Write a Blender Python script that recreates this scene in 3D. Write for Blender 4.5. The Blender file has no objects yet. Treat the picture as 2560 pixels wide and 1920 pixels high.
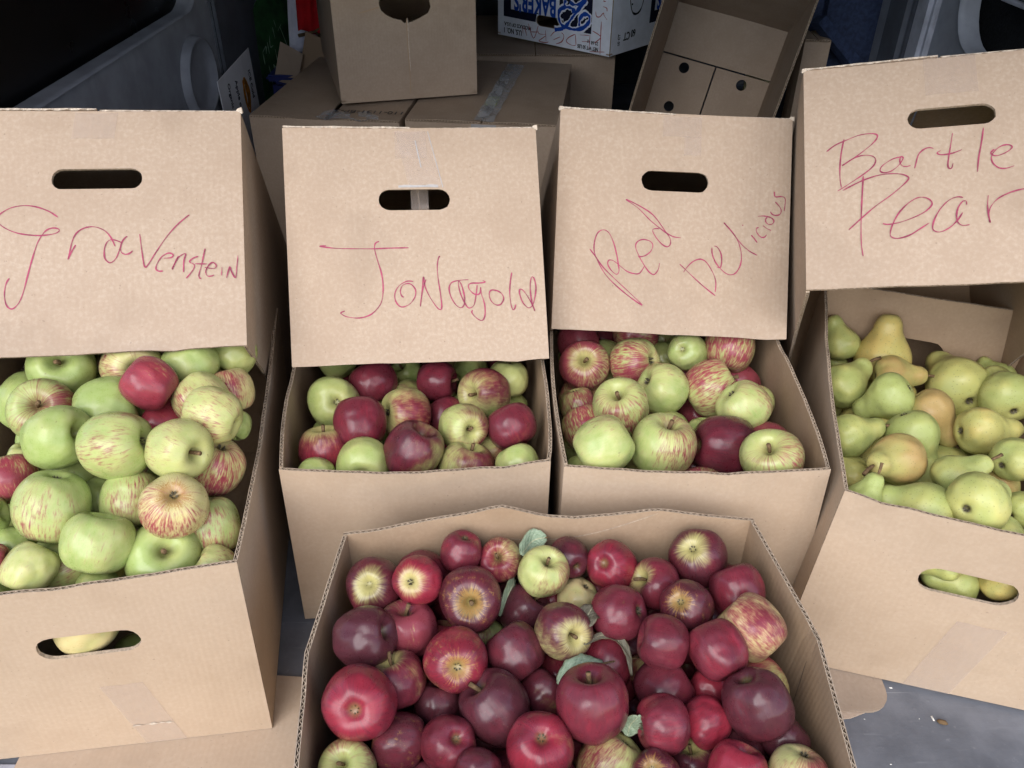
import bpy, bmesh, math, random
from mathutils import Vector, Matrix, Quaternion
from mathutils.geometry import delaunay_2d_cdt

CAMH, CAMPITCH, CAMROLL, EXPOSURE = 0.8842, 0.61144, 0.00716, 1.28
# ------------------------------------------------------------------ camera, sky, sun, exposure
scene = bpy.context.scene
cam_data = bpy.data.cameras.new("camera")
cam_data.sensor_width = 36.0
cam_data.lens = 36.0 * 2071.7 / 2560.0
cam_data.clip_start = 0.02
cam_data.clip_end = 200.0
cam = bpy.data.objects.new("camera", cam_data)
scene.collection.objects.link(cam)
cam.location = (0, 0, CAMH)
cam.rotation_euler = (math.radians(90) - CAMPITCH, 0, 0)
cam.rotation_euler = (Matrix.Rotation(math.radians(90) - CAMPITCH, 3, 'X') @ Matrix.Rotation(CAMROLL, 3, 'Z')).to_euler()
scene.camera = cam

SUN_EL, SUN_AZ = math.radians(38), math.radians(-26)      # light enters by the open tailgate behind the camera
world = bpy.data.worlds.new("World")
scene.world = world
world.use_nodes = True
nt = world.node_tree
nt.nodes.clear()
sky = nt.nodes.new('ShaderNodeTexSky')
sky.sky_type = 'NISHITA'
sky.sun_disc = False
sky.sun_elevation = SUN_EL
sky.sun_rotation = math.radians(180) + SUN_AZ
bg = nt.nodes.new('ShaderNodeBackground')
bg.inputs['Strength'].default_value = 0.105
wo = nt.nodes.new('ShaderNodeOutputWorld')
nt.links.new(sky.outputs[0], bg.inputs['Color'])
nt.links.new(bg.outputs[0], wo.inputs['Surface'])

sun_data = bpy.data.lights.new("overcast_sun", 'SUN')
sun_data.energy = 1.5
sun_data.angle = math.radians(48)
sun_data.color = (1.0, 0.97, 0.93)
sun = bpy.data.objects.new("overcast_sun", sun_data)
scene.collection.objects.link(sun)
d = Vector((-math.sin(SUN_AZ) * math.cos(SUN_EL) * -1, -math.cos(SUN_AZ) * math.cos(SUN_EL), math.sin(SUN_EL)))
sun.rotation_euler = d.to_track_quat('Z', 'Y').to_euler()

scene.view_settings.view_transform = 'Standard'
scene.view_settings.look = 'None'
scene.view_settings.gamma = 1.0
scene.view_settings.use_curve_mapping = False
scene.view_settings.exposure = EXPOSURE

scene.cycles.max_bounces = 6
scene.cycles.diffuse_bounces = 2
scene.cycles.glossy_bounces = 2
scene.cycles.transparent_max_bounces = 6
scene.cycles.use_adaptive_sampling = True
scene.cycles.adaptive_threshold = 0.02
random.seed(3)
COL = scene.collection

# ------------------------------------------------------------------ node helpers
def new_mat(name):
    m = bpy.data.materials.new(name)
    m.use_nodes = True
    t = m.node_tree
    t.nodes.clear()
    out = t.nodes.new('ShaderNodeOutputMaterial')
    b = t.nodes.new('ShaderNodeBsdfPrincipled')
    t.links.new(b.outputs[0], out.inputs['Surface'])
    return m, t, b, out

class NB:
    """tiny node builder"""
    def __init__(self, t): self.t = t
    def n(self, typ, **kw):
        x = self.t.nodes.new(typ)
        for k, v in kw.items(): setattr(x, k, v)
        return x
    def put(self, sock, v):
        if isinstance(v, bpy.types.NodeSocket): self.t.links.new(v, sock)
        elif v is not None: sock.default_value = v
    def m(self, op, a, b=None, c=None, clamp=False):
        x = self.n('ShaderNodeMath', operation=op); x.use_clamp = clamp
        self.put(x.inputs[0], a)
        if b is not None: self.put(x.inputs[1], b)
        if c is not None: self.put(x.inputs[2], c)
        return x.outputs[0]
    def vm(self, op, a, b=None, s=None):
        x = self.n('ShaderNodeVectorMath', operation=op)
        self.put(x.inputs[0], a)
        if b is not None: self.put(x.inputs[1], b)
        if s is not None: self.put(x.inputs['Scale'], s)
        return x.outputs['Value'] if op in ('LENGTH', 'DOT_PRODUCT') else x.outputs[0]
    def noise(self, vec, scale, detail=2.0, rough=.5, col=False):
        x = self.n('ShaderNodeTexNoise'); self.put(x.inputs['Vector'], vec)
        x.inputs['Scale'].default_value = scale; x.inputs['Detail'].default_value = detail; x.inputs['Roughness'].default_value = rough
        return x.outputs['Color'] if col else x.outputs['Fac']
    def smooth(self, v, lo, hi):
        x = self.n('ShaderNodeMapRange', interpolation_type='SMOOTHSTEP')
        self.put(x.inputs['Value'], v); self.put(x.inputs['From Min'], lo); self.put(x.inputs['From Max'], hi)
        return x.outputs[0]
    def mix(self, f, a, b, mode='MIX'):
        x = self.n('ShaderNodeMix', data_type='RGBA', blend_type=mode)
        self.put(x.inputs[0], f)
        for s, v in ((x.inputs[6], a), (x.inputs[7], b)):
            self.put(s, (v + (1,)) if isinstance(v, tuple) and len(v) == 3 else v)
        return x.outputs[2]
    def attr(self, name):
        x = self.n('ShaderNodeAttribute'); x.attribute_type = 'OBJECT'; x.attribute_name = name
        return x.outputs['Fac']
    def sep(self, v):
        x = self.n('ShaderNodeSeparateXYZ'); self.put(x.inputs[0], v); return x.outputs
    def comb(self, x_, y_, z_):
        x = self.n('ShaderNodeCombineXYZ')
        for s, v in zip(x.inputs, (x_, y_, z_)): self.put(s, v)
        return x.outputs[0]
    def bump(self, h, strength, dist):
        x = self.n('ShaderNodeBump'); self.put(x.inputs['Height'], h)
        x.inputs['Strength'].default_value = strength; x.inputs['Distance'].default_value = dist
        return x.outputs[0]

def mat_kraft(name, base, light, dark, mott=1.0, rough=.82, lines=.25):
    m, t, b, o = new_mat(name); k = NB(t)
    uv = k.n('ShaderNodeUVMap').outputs[0]
    oi = k.n('ShaderNodeObjectInfo')
    v = k.vm('ADD', uv, k.vm('SCALE', k.comb(1.0, 2.3, 0.7), s=k.m('MULTIPLY', oi.outputs['Random'], 37.0)))
    n1 = k.noise(v, 210, 3, .6)          # 6 mm fibre mottling
    n2 = k.noise(v, 14, 3, .55)           # broad tone
    n3 = k.noise(v, 900, 2, .6)
    n4 = k.noise(v, 5.0, 4, .6)           # handling stains
    c = k.mix(k.m('MULTIPLY', k.smooth(n1, .44, .72), .55 * mott), base, light)
    c = k.mix(k.m('MULTIPLY', k.smooth(n1, .5, .3), .30 * mott), c, dark)
    c = k.mix(k.m('MULTIPLY', k.smooth(n2, .42, .72), .4), c, dark)
    c = k.mix(k.m('MULTIPLY', k.smooth(n3, .55, .8), .22), c, light)
    c = k.mix(k.m('MULTIPLY', k.smooth(n4, .54, .66), .22), c, tuple(x * .72 for x in dark))
    c = k.mix(k.m('MULTIPLY', k.smooth(k.noise(v, 260, 1, .5), .76, .80), .4), c, tuple(x * .4 for x in dark))
    k.put(b.inputs['Base Color'], c)
    b.inputs['Roughness'].default_value = rough
    b.inputs['Specular IOR Level'].default_value = .25
    s = k.sep(uv)
    w = k.n('ShaderNodeTexWave', wave_type='BANDS', bands_direction='X'); k.put(w.inputs['Vector'], uv); w.inputs['Scale'].default_value = 48; w.inputs['Distortion'].default_value = .6
    h = k.m('ADD', k.m('MULTIPLY', w.outputs['Fac'], lines), k.m('MULTIPLY', k.noise(v, 7, 1, .5), 9.0))
    k.put(b.inputs['Normal'], k.bump(h, .35, .0012))
    return m

def mat_plain(name, col, rough=.6, spec=.4, var=.15, scale=40, bump=0.0, metallic=0.0):
    m, t, b, o = new_mat(name); k = NB(t)
    tc = k.n('ShaderNodeTexCoord').outputs['Object']
    n = k.noise(tc, scale, 4, .6)
    c = k.mix(k.smooth(n, .3, .72), tuple(x * (1 - var) for x in col), tuple(min(1, x * (1 + var)) for x in col))
    k.put(b.inputs['Base Color'], c)
    k.put(b.inputs['Roughness'], k.m('ADD', k.m('MULTIPLY', n, .2), rough - .1))
    b.inputs['Specular IOR Level'].default_value = spec
    b.inputs['Metallic'].default_value = metallic
    if bump: k.put(b.inputs['Normal'], k.bump(n, bump, .002))
    return m

def mat_tape(name, tint=(.62, .50, .42), clear=.72, rough=.18):
    m, t, b, o = new_mat(name); k = NB(t)
    b.inputs['Base Color'].default_value = tint + (1,)
    b.inputs['Roughness'].default_value = rough
    tr = k.n('ShaderNodeBsdfTransparent')
    mx = k.n('ShaderNodeMixShader')
    tc = k.n('ShaderNodeTexCoord').outputs['Object']
    n = k.noise(tc, 60, 3, .5)
    k.put(mx.inputs[0], k.m('ADD', clear - .1, k.m('MULTIPLY', n, .2)))
    t.links.new(b.outputs[0], mx.inputs[1]); t.links.new(tr.outputs[0], mx.inputs[2])
    t.links.new(mx.outputs[0], o.inputs['Surface'])
    k.put(b.inputs['Normal'], k.bump(k.noise(tc, 25, 3, .6), .6, .003))
    return m

def mat_apple(name):
    m, t, b, o = new_mat(name); k = NB(t)
    p = k.n('ShaderNodeTexCoord').outputs['Object']
    A = {n: k.attr(n) for n in ('ground', 'red', 'dark', 'streak', 'top_pale', 'eye_pale', 'russet', 'seed')}
    s = k.sep(p)
    rho = k.m('SQRT', k.m('ADD', k.m('MULTIPLY', s[0], s[0]), k.m('MULTIPLY', s[1], s[1])))
    off = k.vm('SCALE', k.comb(3.1, 5.7, 2.3), s=A['seed'])
    pv = k.vm('ADD', p, off)
    irho = k.m('DIVIDE', 1.0, k.m('MAXIMUM', rho, .08))
    # meridian streak coordinate
    q = k.vm('ADD', k.comb(k.m('MULTIPLY', s[0], irho), k.m('MULTIPLY', s[1], irho), k.m('MULTIPLY', s[2], .30)), off)
    st = k.noise(q, 12.5, 3, .6)
    q2 = k.vm('ADD', k.comb(k.m('MULTIPLY', s[0], irho), k.m('MULTIPLY', s[1], irho), k.m('MULTIPLY', s[2], .10)), off)
    st2 = k.noise(q2, 30, 2, .6)
    low = k.noise(pv, 1.25, 1, .5)
    mid = k.noise(pv, 4.5, 4, .6)
    fine = k.noise(pv, 22, 3, .6)
    # ground colour
    g = k.m('ADD', A['ground'], k.m('MULTIPLY', k.m('SUBTRACT', low, .5), .9))
    gcol = k.mix(k.smooth(g, 0.0, .62), (.325, .405, .125), (.47, .475, .175))
    gcol = k.mix(k.smooth(g, .55, 1.1), gcol, (.60, .48, .23))
    gcol = k.mix(k.m('MULTIPLY', k.smooth(mid, .45, .75), .3), gcol, (.47, .50, .25))
    v = k.m('ADD', k.m('SUBTRACT', k.m('MULTIPLY', A['red'], 1.75), .42), k.m('MULTIPLY', s[0], .34))
    v = k.m('ADD', v, k.m('MULTIPLY', k.m('SUBTRACT', low, .5), .9))
    v = k.m('ADD', v, k.m('MULTIPLY', k.m('SUBTRACT', mid, .5), .55))
    stn = k.m('ADD', k.m('MULTIPLY', k.m('SUBTRACT', st, .5), 1.7), k.m('MULTIPLY', k.m('SUBTRACT', st2, .5), 1.0))
    v = k.m('ADD', v, k.m('MULTIPLY', stn, A['streak']))
    blush = k.smooth(v, .20, 1.0)
    gcol = k.mix(k.m('MULTIPLY', k.smooth(v, -.35, .35), k.m('MULTIPLY', A['streak'], .24)), gcol, (.56, .50, .24))
    wob = k.m('ADD', k.m('MULTIPLY', k.m('SUBTRACT', st, .5), .55), k.m('MULTIPLY', k.m('SUBTRACT', low, .5), .5))
    def pole(a, sign):
        up = k.smooth(k.m('MULTIPLY', s[2], sign), .15, .45)
        e = k.m('SUBTRACT', k.m('ADD', rho, wob), A[a])
        return k.m('MULTIPLY', up, k.m('MULTIPLY', k.smooth(e, .34, -.18), k.m('GREATER_THAN', A[a], .02)))
    pl = k.m('MAXIMUM', pole('top_pale', 1.0), pole('eye_pale', -1.0))
    blush = k.m('MULTIPLY', blush, k.m('SUBTRACT', 1.0, k.m('MULTIPLY', pl, .93)))
    gcol = k.mix(k.m('MULTIPLY', pl, k.m('MULTIPLY', A['red'], .6)), gcol, (.52, .42, .16))
    dk = k.m('ADD', A['dark'], k.m('MULTIPLY', k.m('SUBTRACT', low, .5), .8))
    dk = k.m('ADD', dk, k.m('MULTIPLY', k.m('SUBTRACT', st, .5), .7))
    rcol = k.mix(k.smooth(dk, 0.0, .55), (.27, .006, .033), (.110, .003, .023))
    rcol = k.mix(k.smooth(dk, .45, 1.05), rcol, (.036, .002, .017))
    rcol = k.mix(k.m('MULTIPLY', A['streak'], .42), rcol, (.47, .085, .115))
    col = k.mix(k.m('MULTIPLY', blush, .97), gcol, rcol)
    # russet around the poles and thin scars
    rus_n = k.m('ADD', k.m('MULTIPLY', mid, .5), k.m('MULTIPLY', fine, .5))
    capt = k.smooth(k.m('ADD', rho, k.m('ADD', k.m('MULTIPLY', k.m('SUBTRACT', rus_n, .5), 1.2), k.m('MULTIPLY', k.m('SUBTRACT', st, .5), 1.3))), .50, .26)
    capt = k.m('MULTIPLY', capt, k.m('MULTIPLY', A['russet'], k.smooth(k.m('ABSOLUTE', s[2]), .3, .6)))
    scar = k.n('ShaderNodeTexVoronoi', feature='DISTANCE_TO_EDGE'); k.put(scar.inputs['Vector'], k.vm('ADD', pv, k.vm('SCALE', k.comb(mid, st, fine), s=.5))); scar.inputs['Scale'].default_value = 1.15
    sc = k.m('MULTIPLY', k.smooth(scar.outputs['Distance'], .022, .008), k.m('MULTIPLY', A['russet'], k.smooth(mid, .5, .62)))
    col = k.mix(k.m('MULTIPLY', k.m('MAXIMUM', capt, sc), .8), col, (.36, .19, .06))
    # hollow of the stem / eye is always a little russet green
    pit = k.smooth(rho, .26, .06)
    col = k.mix(k.m('MULTIPLY', pit, .62), col, (.17, .15, .05))
    # lenticels
    vo = k.n('ShaderNodeTexVoronoi'); k.put(vo.inputs['Vector'], pv); vo.inputs['Scale'].default_value = 9; vo.inputs['Randomness'].default_value = 1
    dots = k.m('MULTIPLY', k.smooth(vo.outputs['Distance'], .10, .04), k.m('ADD', .10, k.m('MULTIPLY', A['dark'], .30)))
    col = k.mix(dots, col, (.55, .42, .28))
    # waxy bloom and scuffing
    col = k.mix(k.m('MULTIPLY', k.smooth(fine, .5, .8), k.m('MULTIPLY', k.smooth(mid, .45, .75), .13)), col, (.34, .20, .26))
    # small bruises
    br = k.noise(k.vm('ADD', pv, k.comb(9.0, 1.0, 4.0)), 5.5, 4, .65)
    col = k.mix(k.m('MULTIPLY', k.smooth(br, .665, .73), .55), col, (.15, .085, .035))
    k.put(b.inputs['Base Color'], col)
    k.put(b.inputs['Roughness'], k.m('ADD', .12, k.m('ADD', k.m('MULTIPLY', mid, .20), k.m('MULTIPLY', fine, .16))))
    b.inputs['Specular IOR Level'].default_value = .38
    b.inputs['Subsurface Weight'].default_value = 0.0
    k.put(b.inputs['Normal'], k.bump(k.m('MULTIPLY', low, .8), .2, .05))
    return m

def mat_pear(name):
    m, t, b, o = new_mat(name); k = NB(t)
    p = k.n('ShaderNodeTexCoord').outputs['Object']
    A = {n: k.attr(n) for n in ('ground', 'red', 'russet', 'seed')}
    s = k.sep(p)
    off = k.vm('SCALE', k.comb(3.1, 5.7, 2.3), s=A['seed'])
    pv = k.vm('ADD', p, off)
    low = k.noise(pv, 1.1, 1, .5); mid = k.noise(pv, 5, 4, .6); fine = k.noise(pv, 26, 3, .6)
    g = k.m('ADD', A['ground'], k.m('MULTIPLY', k.m('SUBTRACT', low, .5), .9))
    col = k.mix(k.smooth(g, 0, .6), (.37, .42, .135), (.50, .475, .155))
    col = k.mix(k.smooth(g, .55, 1.1), col, (.62, .48, .15))
    col = k.mix(k.m('MULTIPLY', k.smooth(mid, .45, .75), .3), col, (.44, .47, .22))
    v = k.m('ADD', k.m('SUBTRACT', k.m('MULTIPLY', A['red'], 1.7), .45), k.m('ADD', k.m('MULTIPLY', s[0], .45), k.m('MULTIPLY', k.m('SUBTRACT', low, .5), 1.1)))
    col = k.mix(k.m('MULTIPLY', k.smooth(v, .1, 1.0), .6), col, (.42, .19, .09))
    vo = k.n('ShaderNodeTexVoronoi'); k.put(vo.inputs['Vector'], pv); vo.inputs['Scale'].default_value = 9
    col = k.mix(k.m('MULTIPLY', k.smooth(vo.outputs['Distance'], .24, .10), .55), col, (.21, .19, .06))
    rs = k.noise(pv, 3.2, 6, .75)
    col = k.mix(k.m('MULTIPLY', k.smooth(rs, .60, .74), k.m('ADD', .32, A['russet'])), col, (.33, .19, .07))
    rho = k.m('SQRT', k.m('ADD', k.m('MULTIPLY', s[0], s[0]), k.m('MULTIPLY', s[1], s[1])))
    pit = k.m('MULTIPLY', k.smooth(rho, .22, .07), k.smooth(s[2], -.5, -.8))
    col = k.mix(k.m('MULTIPLY', pit, .85), col, (.06, .04, .02))
    tip = k.m('MULTIPLY', k.smooth(rho, .30, .08), k.smooth(s[2], 1.4, 1.7))
    col = k.mix(k.m('MULTIPLY', tip, .5), col, (.25, .15, .06))
    br = k.noise(k.vm('ADD', pv, k.comb(9.0, 1.0, 4.0)), 6, 4, .7)
    col = k.mix(k.m('MULTIPLY', k.smooth(br, .70, .76), .7), col, (.12, .07, .03))
    k.put(b.inputs['Base Color'], col)
    k.put(b.inputs['Roughness'], k.m('ADD', .24, k.m('MULTIPLY', mid, .25)))
    b.inputs['Specular IOR Level'].default_value = .38
    k.put(b.inputs['Normal'], k.bump(k.m('ADD', k.m('MULTIPLY', low, .8), k.m('MULTIPLY', fine, .03)), .25, .06))
    return m

def mat_floor(name):
    m, t, b, o = new_mat(name); k = NB(t)
    p = k.n('ShaderNodeTexCoord').outputs['Object']
    n1 = k.noise(p, 9, 5, .6); n2 = k.noise(p, 120, 3, .6)
    c = k.mix(k.smooth(n1, .3, .7), (.085, .090, .104), (.165, .17, .188))
    # scuffs running obliquely
    q = k.n('ShaderNodeMapping'); k.put(q.inputs['Vector'], p); q.inputs['Rotation'].default_value = (0, 0, .6); q.inputs['Scale'].default_value = (9, 120, 1)
    sc = k.noise(q.outputs[0], 1.0, 4, .7)
    c = k.mix(k.m('MULTIPLY', k.smooth(sc, .58, .75), .45), c, (.24, .245, .26))
    c = k.mix(k.m('MULTIPLY', k.smooth(n2, .62, .78), .35), c, (.26, .26, .27))
    q3 = k.n('ShaderNodeMapping'); k.put(q3.inputs['Vector'], p); q3.inputs['Rotation'].default_value = (0, 0, -1.1); q3.inputs['Scale'].default_value = (5, 210, 1)
    c = k.mix(k.m('MULTIPLY', k.smooth(k.noise(q3.outputs[0], 1.0, 2, .5), .70, .76), .5), c, (.34, .34, .35))
    k.put(b.inputs['Base Color'], c)
    k.put(b.inputs['Roughness'], k.m('ADD', .45, k.m('MULTIPLY', n1, .3)))
    k.put(b.inputs['Normal'], k.bump(k.m('ADD', n2, k.m('MULTIPLY', sc, .5)), .3, .0015))
    return m

def mat_leaf(name, c1, c2):
    m, t, b, o = new_mat(name); k = NB(t)
    uv = k.n('ShaderNodeUVMap').outputs[0]; s = k.sep(uv)
    ve = k.m('ABSOLUTE', k.m('SINE', k.m('ADD', k.m('MULTIPLY', s[0], 24.0), k.m('MULTIPLY', k.m('ABSOLUTE', s[1]), 7.0))))
    n = k.noise(k.vm('SCALE', uv, s=1.0), 9, 4, .6)
    c = k.mix(k.smooth(n, .3, .7), c1, c2)
    c = k.mix(k.m('MULTIPLY', k.smooth(ve, .16, .02), .4), c, tuple(min(1, x * 1.5) for x in c2))
    c = k.mix(k.m('MULTIPLY', k.smooth(k.m('ABSOLUTE', s[1]), .07, .02), .7), c, (.5, .48, .3))
    c = k.mix(k.m('MULTIPLY', k.smooth(k.m('ADD', k.m('ABSOLUTE', s[1]), k.m('MULTIPLY', k.m('SUBTRACT', n, .5), .9)), .86, 1.05), .85), c, (.16, .10, .05))
    k.put(b.inputs['Base Color'], c); b.inputs['Roughness'].default_value = .55; b.inputs['Specular IOR Level'].default_value = .25
    k.put(b.inputs['Normal'], k.bump(k.m('ADD', ve, n), .4, .001))
    return m

M = {}
M['kraft_lid'] = mat_kraft('kraft_lid_board', (.412, .310, .232), (.52, .418, .33), (.352, .256, .186), .75)
M['kraft_box'] = mat_kraft('kraft_box_board', (.445, .332, .237), (.52, .403, .303), (.38, .275, .19), .5)
M['kraft_in'] = mat_kraft('kraft_inner_board', (.38, .262, .168), (.46, .335, .23), (.30, .20, .125), .5, lines=.2)
M['kraft_old'] = mat_kraft('kraft_aged_board', (.36, .275, .205), (.44, .35, .27), (.29, .215, .155), .6)
M['edge'] = mat_plain('kraft_raw_edge', (.44, .34, .25), .9, .1, .25, 300)
M['flute'] = mat_plain('kraft_flute', (.22, .16, .11), .9, .1, .2, 300)
M['torn'] = mat_plain('torn_paper_edge', (.52, .44, .36), .9, .1, .25, 250, bump=.6)
M['tape'] = mat_tape('clear_packing_tape')
M['tape2'] = mat_tape('glossy_clear_tape', (.55, .58, .62), .55, .1)
M['pen'] = mat_plain('red_marker_ink', (.31, .045, .10), .6, .3, .3, 90)
M['apple'] = mat_apple('apple_skin')
M['pear'] = mat_pear('pear_skin')
M['stem'] = mat_plain('fruit_stem', (.16, .10, .05), .8, .2, .35, 6)
M['eye'] = mat_plain('fruit_eye', (.13, .11, .07), .85, .2, .5, 8)
M['leaf'] = mat_leaf('sage_leaf', (.20, .27, .17), (.33, .40, .28))
M['leaf_dry'] = mat_leaf('dry_leaf', (.10, .09, .06), (.20, .18, .13))
M['floor'] = mat_floor('rubber_floor')
M['trim'] = mat_plain('grey_trim_plastic', (.26, .28, .33), .55, .4, .16, 14, bump=.1)
M['trim_lt'] = mat_plain('light_trim_plastic', (.36, .38, .45), .5, .4, .22, 18)
M['trim_dk'] = mat_plain('dark_trim_plastic', (.085, .095, .118), .6, .35, .2, 14)
M['black'] = mat_plain('black_glass', (.004, .004, .005), .3, .3, .3, 8)
M['carpet'] = mat_plain('black_carpet', (.012, .013, .015), .95, .1, .4, 260, bump=.8)
M['navy'] = mat_plain('navy_upholstery', (.030, .045, .098), .75, .3, .3, 90, bump=.3)
M['roof'] = mat_plain('van_headliner', (.16, .16, .17), .9, .2, .1, 30)
M['white'] = mat_plain('white_carton', (.82, .86, .94), .55, .35, .06, 30)
M['ink_blue'] = mat_plain('blue_print', (.010, .065, .40), .5, .3, .1, 40)
M['ink_navy'] = mat_plain('navy_print', (.008, .010, .030), .5, .3, .1, 40)
M['ink_black'] = mat_plain('black_print', (.012, .012, .016), .5, .3, .1, 40)
M['ink_red'] = mat_plain('red_pen', (.38, .06, .06), .5, .3, .1, 40)
M['paper'] = mat_plain('white_paper', (.78, .80, .86), .8, .2, .05, 20)
M['orange'] = mat_plain('orange_print', (.50, .21, .03), .7, .2, .5, 60)
M['green_board'] = mat_plain('green_board', (.022, .075, .026), .7, .3, .5, 16)
M['chalk'] = mat_plain('chalk', (.25, .36, .27), .9, .1, .4, 60)
M['cloth_w'] = mat_plain('white_cloth', (.80, .80, .92), .9, .1, .12, 20, bump=.3)
M['cloth_r'] = mat_plain('red_cloth', (.55, .016, .022), .9, .1, .2, 20, bump=.3)
M['tarp'] = mat_plain('blue_tarp', (.012, .020, .13), .5, .4, .3, 20)
M['teal'] = mat_plain('teal_print', (.03, .22, .26), .6, .3, .1, 30)
M['yellow'] = mat_plain('pale_yellow_board', (.46, .43, .24), .8, .2, .1, 30)
M['crumb'] = mat_plain('crumbs', (.75, .72, .66), .8, .2, .2, 30)
M['grey_metal'] = mat_plain('ribbed_sill', (.30, .30, .33), .45, .4, .2, 30)

# ------------------------------------------------------------------ object helpers
def put_props(o, label=None, cat=None, group=None, kind=None):
    if label: o['label'] = label
    if cat: o['category'] = cat
    if group: o['group'] = group
    if kind: o['kind'] = kind
    return o

def thing(name, label, cat, matrix=None, group=None):
    o = bpy.data.objects.new(name, None)
    COL.objects.link(o)
    if matrix is not None: o.matrix_world = matrix
    o.empty_display_size = .05
    return put_props(o, label, cat, group)

def mesh_obj(name, verts, faces, mats, parent=None, fmat=None, smooth=False, uvs=None):
    me = bpy.data.meshes.new(name)
    me.from_pydata([tuple(v) for v in verts], [], faces)
    for m in (mats if isinstance(mats, (list, tuple)) else [mats]): me.materials.append(m)
    if fmat:
        me.polygons.foreach_set('material_index', fmat)
    if smooth:
        me.polygons.foreach_set('use_smooth', [True] * len(me.polygons))
    if uvs:
        l = me.uv_layers.new(name='UVMap')
        idx = [0] * len(me.loops); me.loops.foreach_get('vertex_index', idx)
        flat = []
        for i in idx: flat.extend(uvs[i])
        l.data.foreach_set('uv', flat)
    me.update()
    o = bpy.data.objects.new(name, me)
    COL.objects.link(o)
    if parent: o.parent = parent
    return o

def bevel_box(name, mat, lo, hi, parent=None, bev=.004, seg=2):
    bm = bmesh.new()
    bmesh.ops.create_cube(bm, size=1)
    lo, hi = Vector(lo), Vector(hi)
    for v in bm.verts:
        v.co = Vector([(lo[i] + hi[i]) / 2 + v.co[i] * (hi[i] - lo[i]) for i in range(3)])
    if bev: bmesh.ops.bevel(bm, geom=bm.edges[:], offset=bev, segments=seg, affect='EDGES')
    me = bpy.data.meshes.new(name); bm.to_mesh(me); bm.free()
    me.materials.append(mat)
    o = bpy.data.objects.new(name, me); COL.objects.link(o)
    if parent: o.parent = parent
    return o

def in_poly(pt, poly):
    x, y = pt; c = False; j = len(poly) - 1
    for i in range(len(poly)):
        xi, yi = poly[i]; xj, yj = poly[j]
        if (yi > y) != (yj > y) and x < (xj - xi) * (y - yi) / (yj - yi) + xi: c = not c
        j = i
    return c

def stadium(cx, cy, w, h, n=7, rough=0.0, rs=None):
    r = h / 2; pts = []
    for sx, a0 in ((1, -90), (-1, 90)):
        for i in range(n + 1):
            a = math.radians(a0 + 180 * i / n)
            pts.append((cx + sx * (w / 2 - r) + r * math.cos(a), cy + r * math.sin(a)))
    if rs:
        pts = [(x + rs.uniform(-rough, rough), y + rs.uniform(-rough, rough)) for x, y in pts]
    return pts

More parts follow.
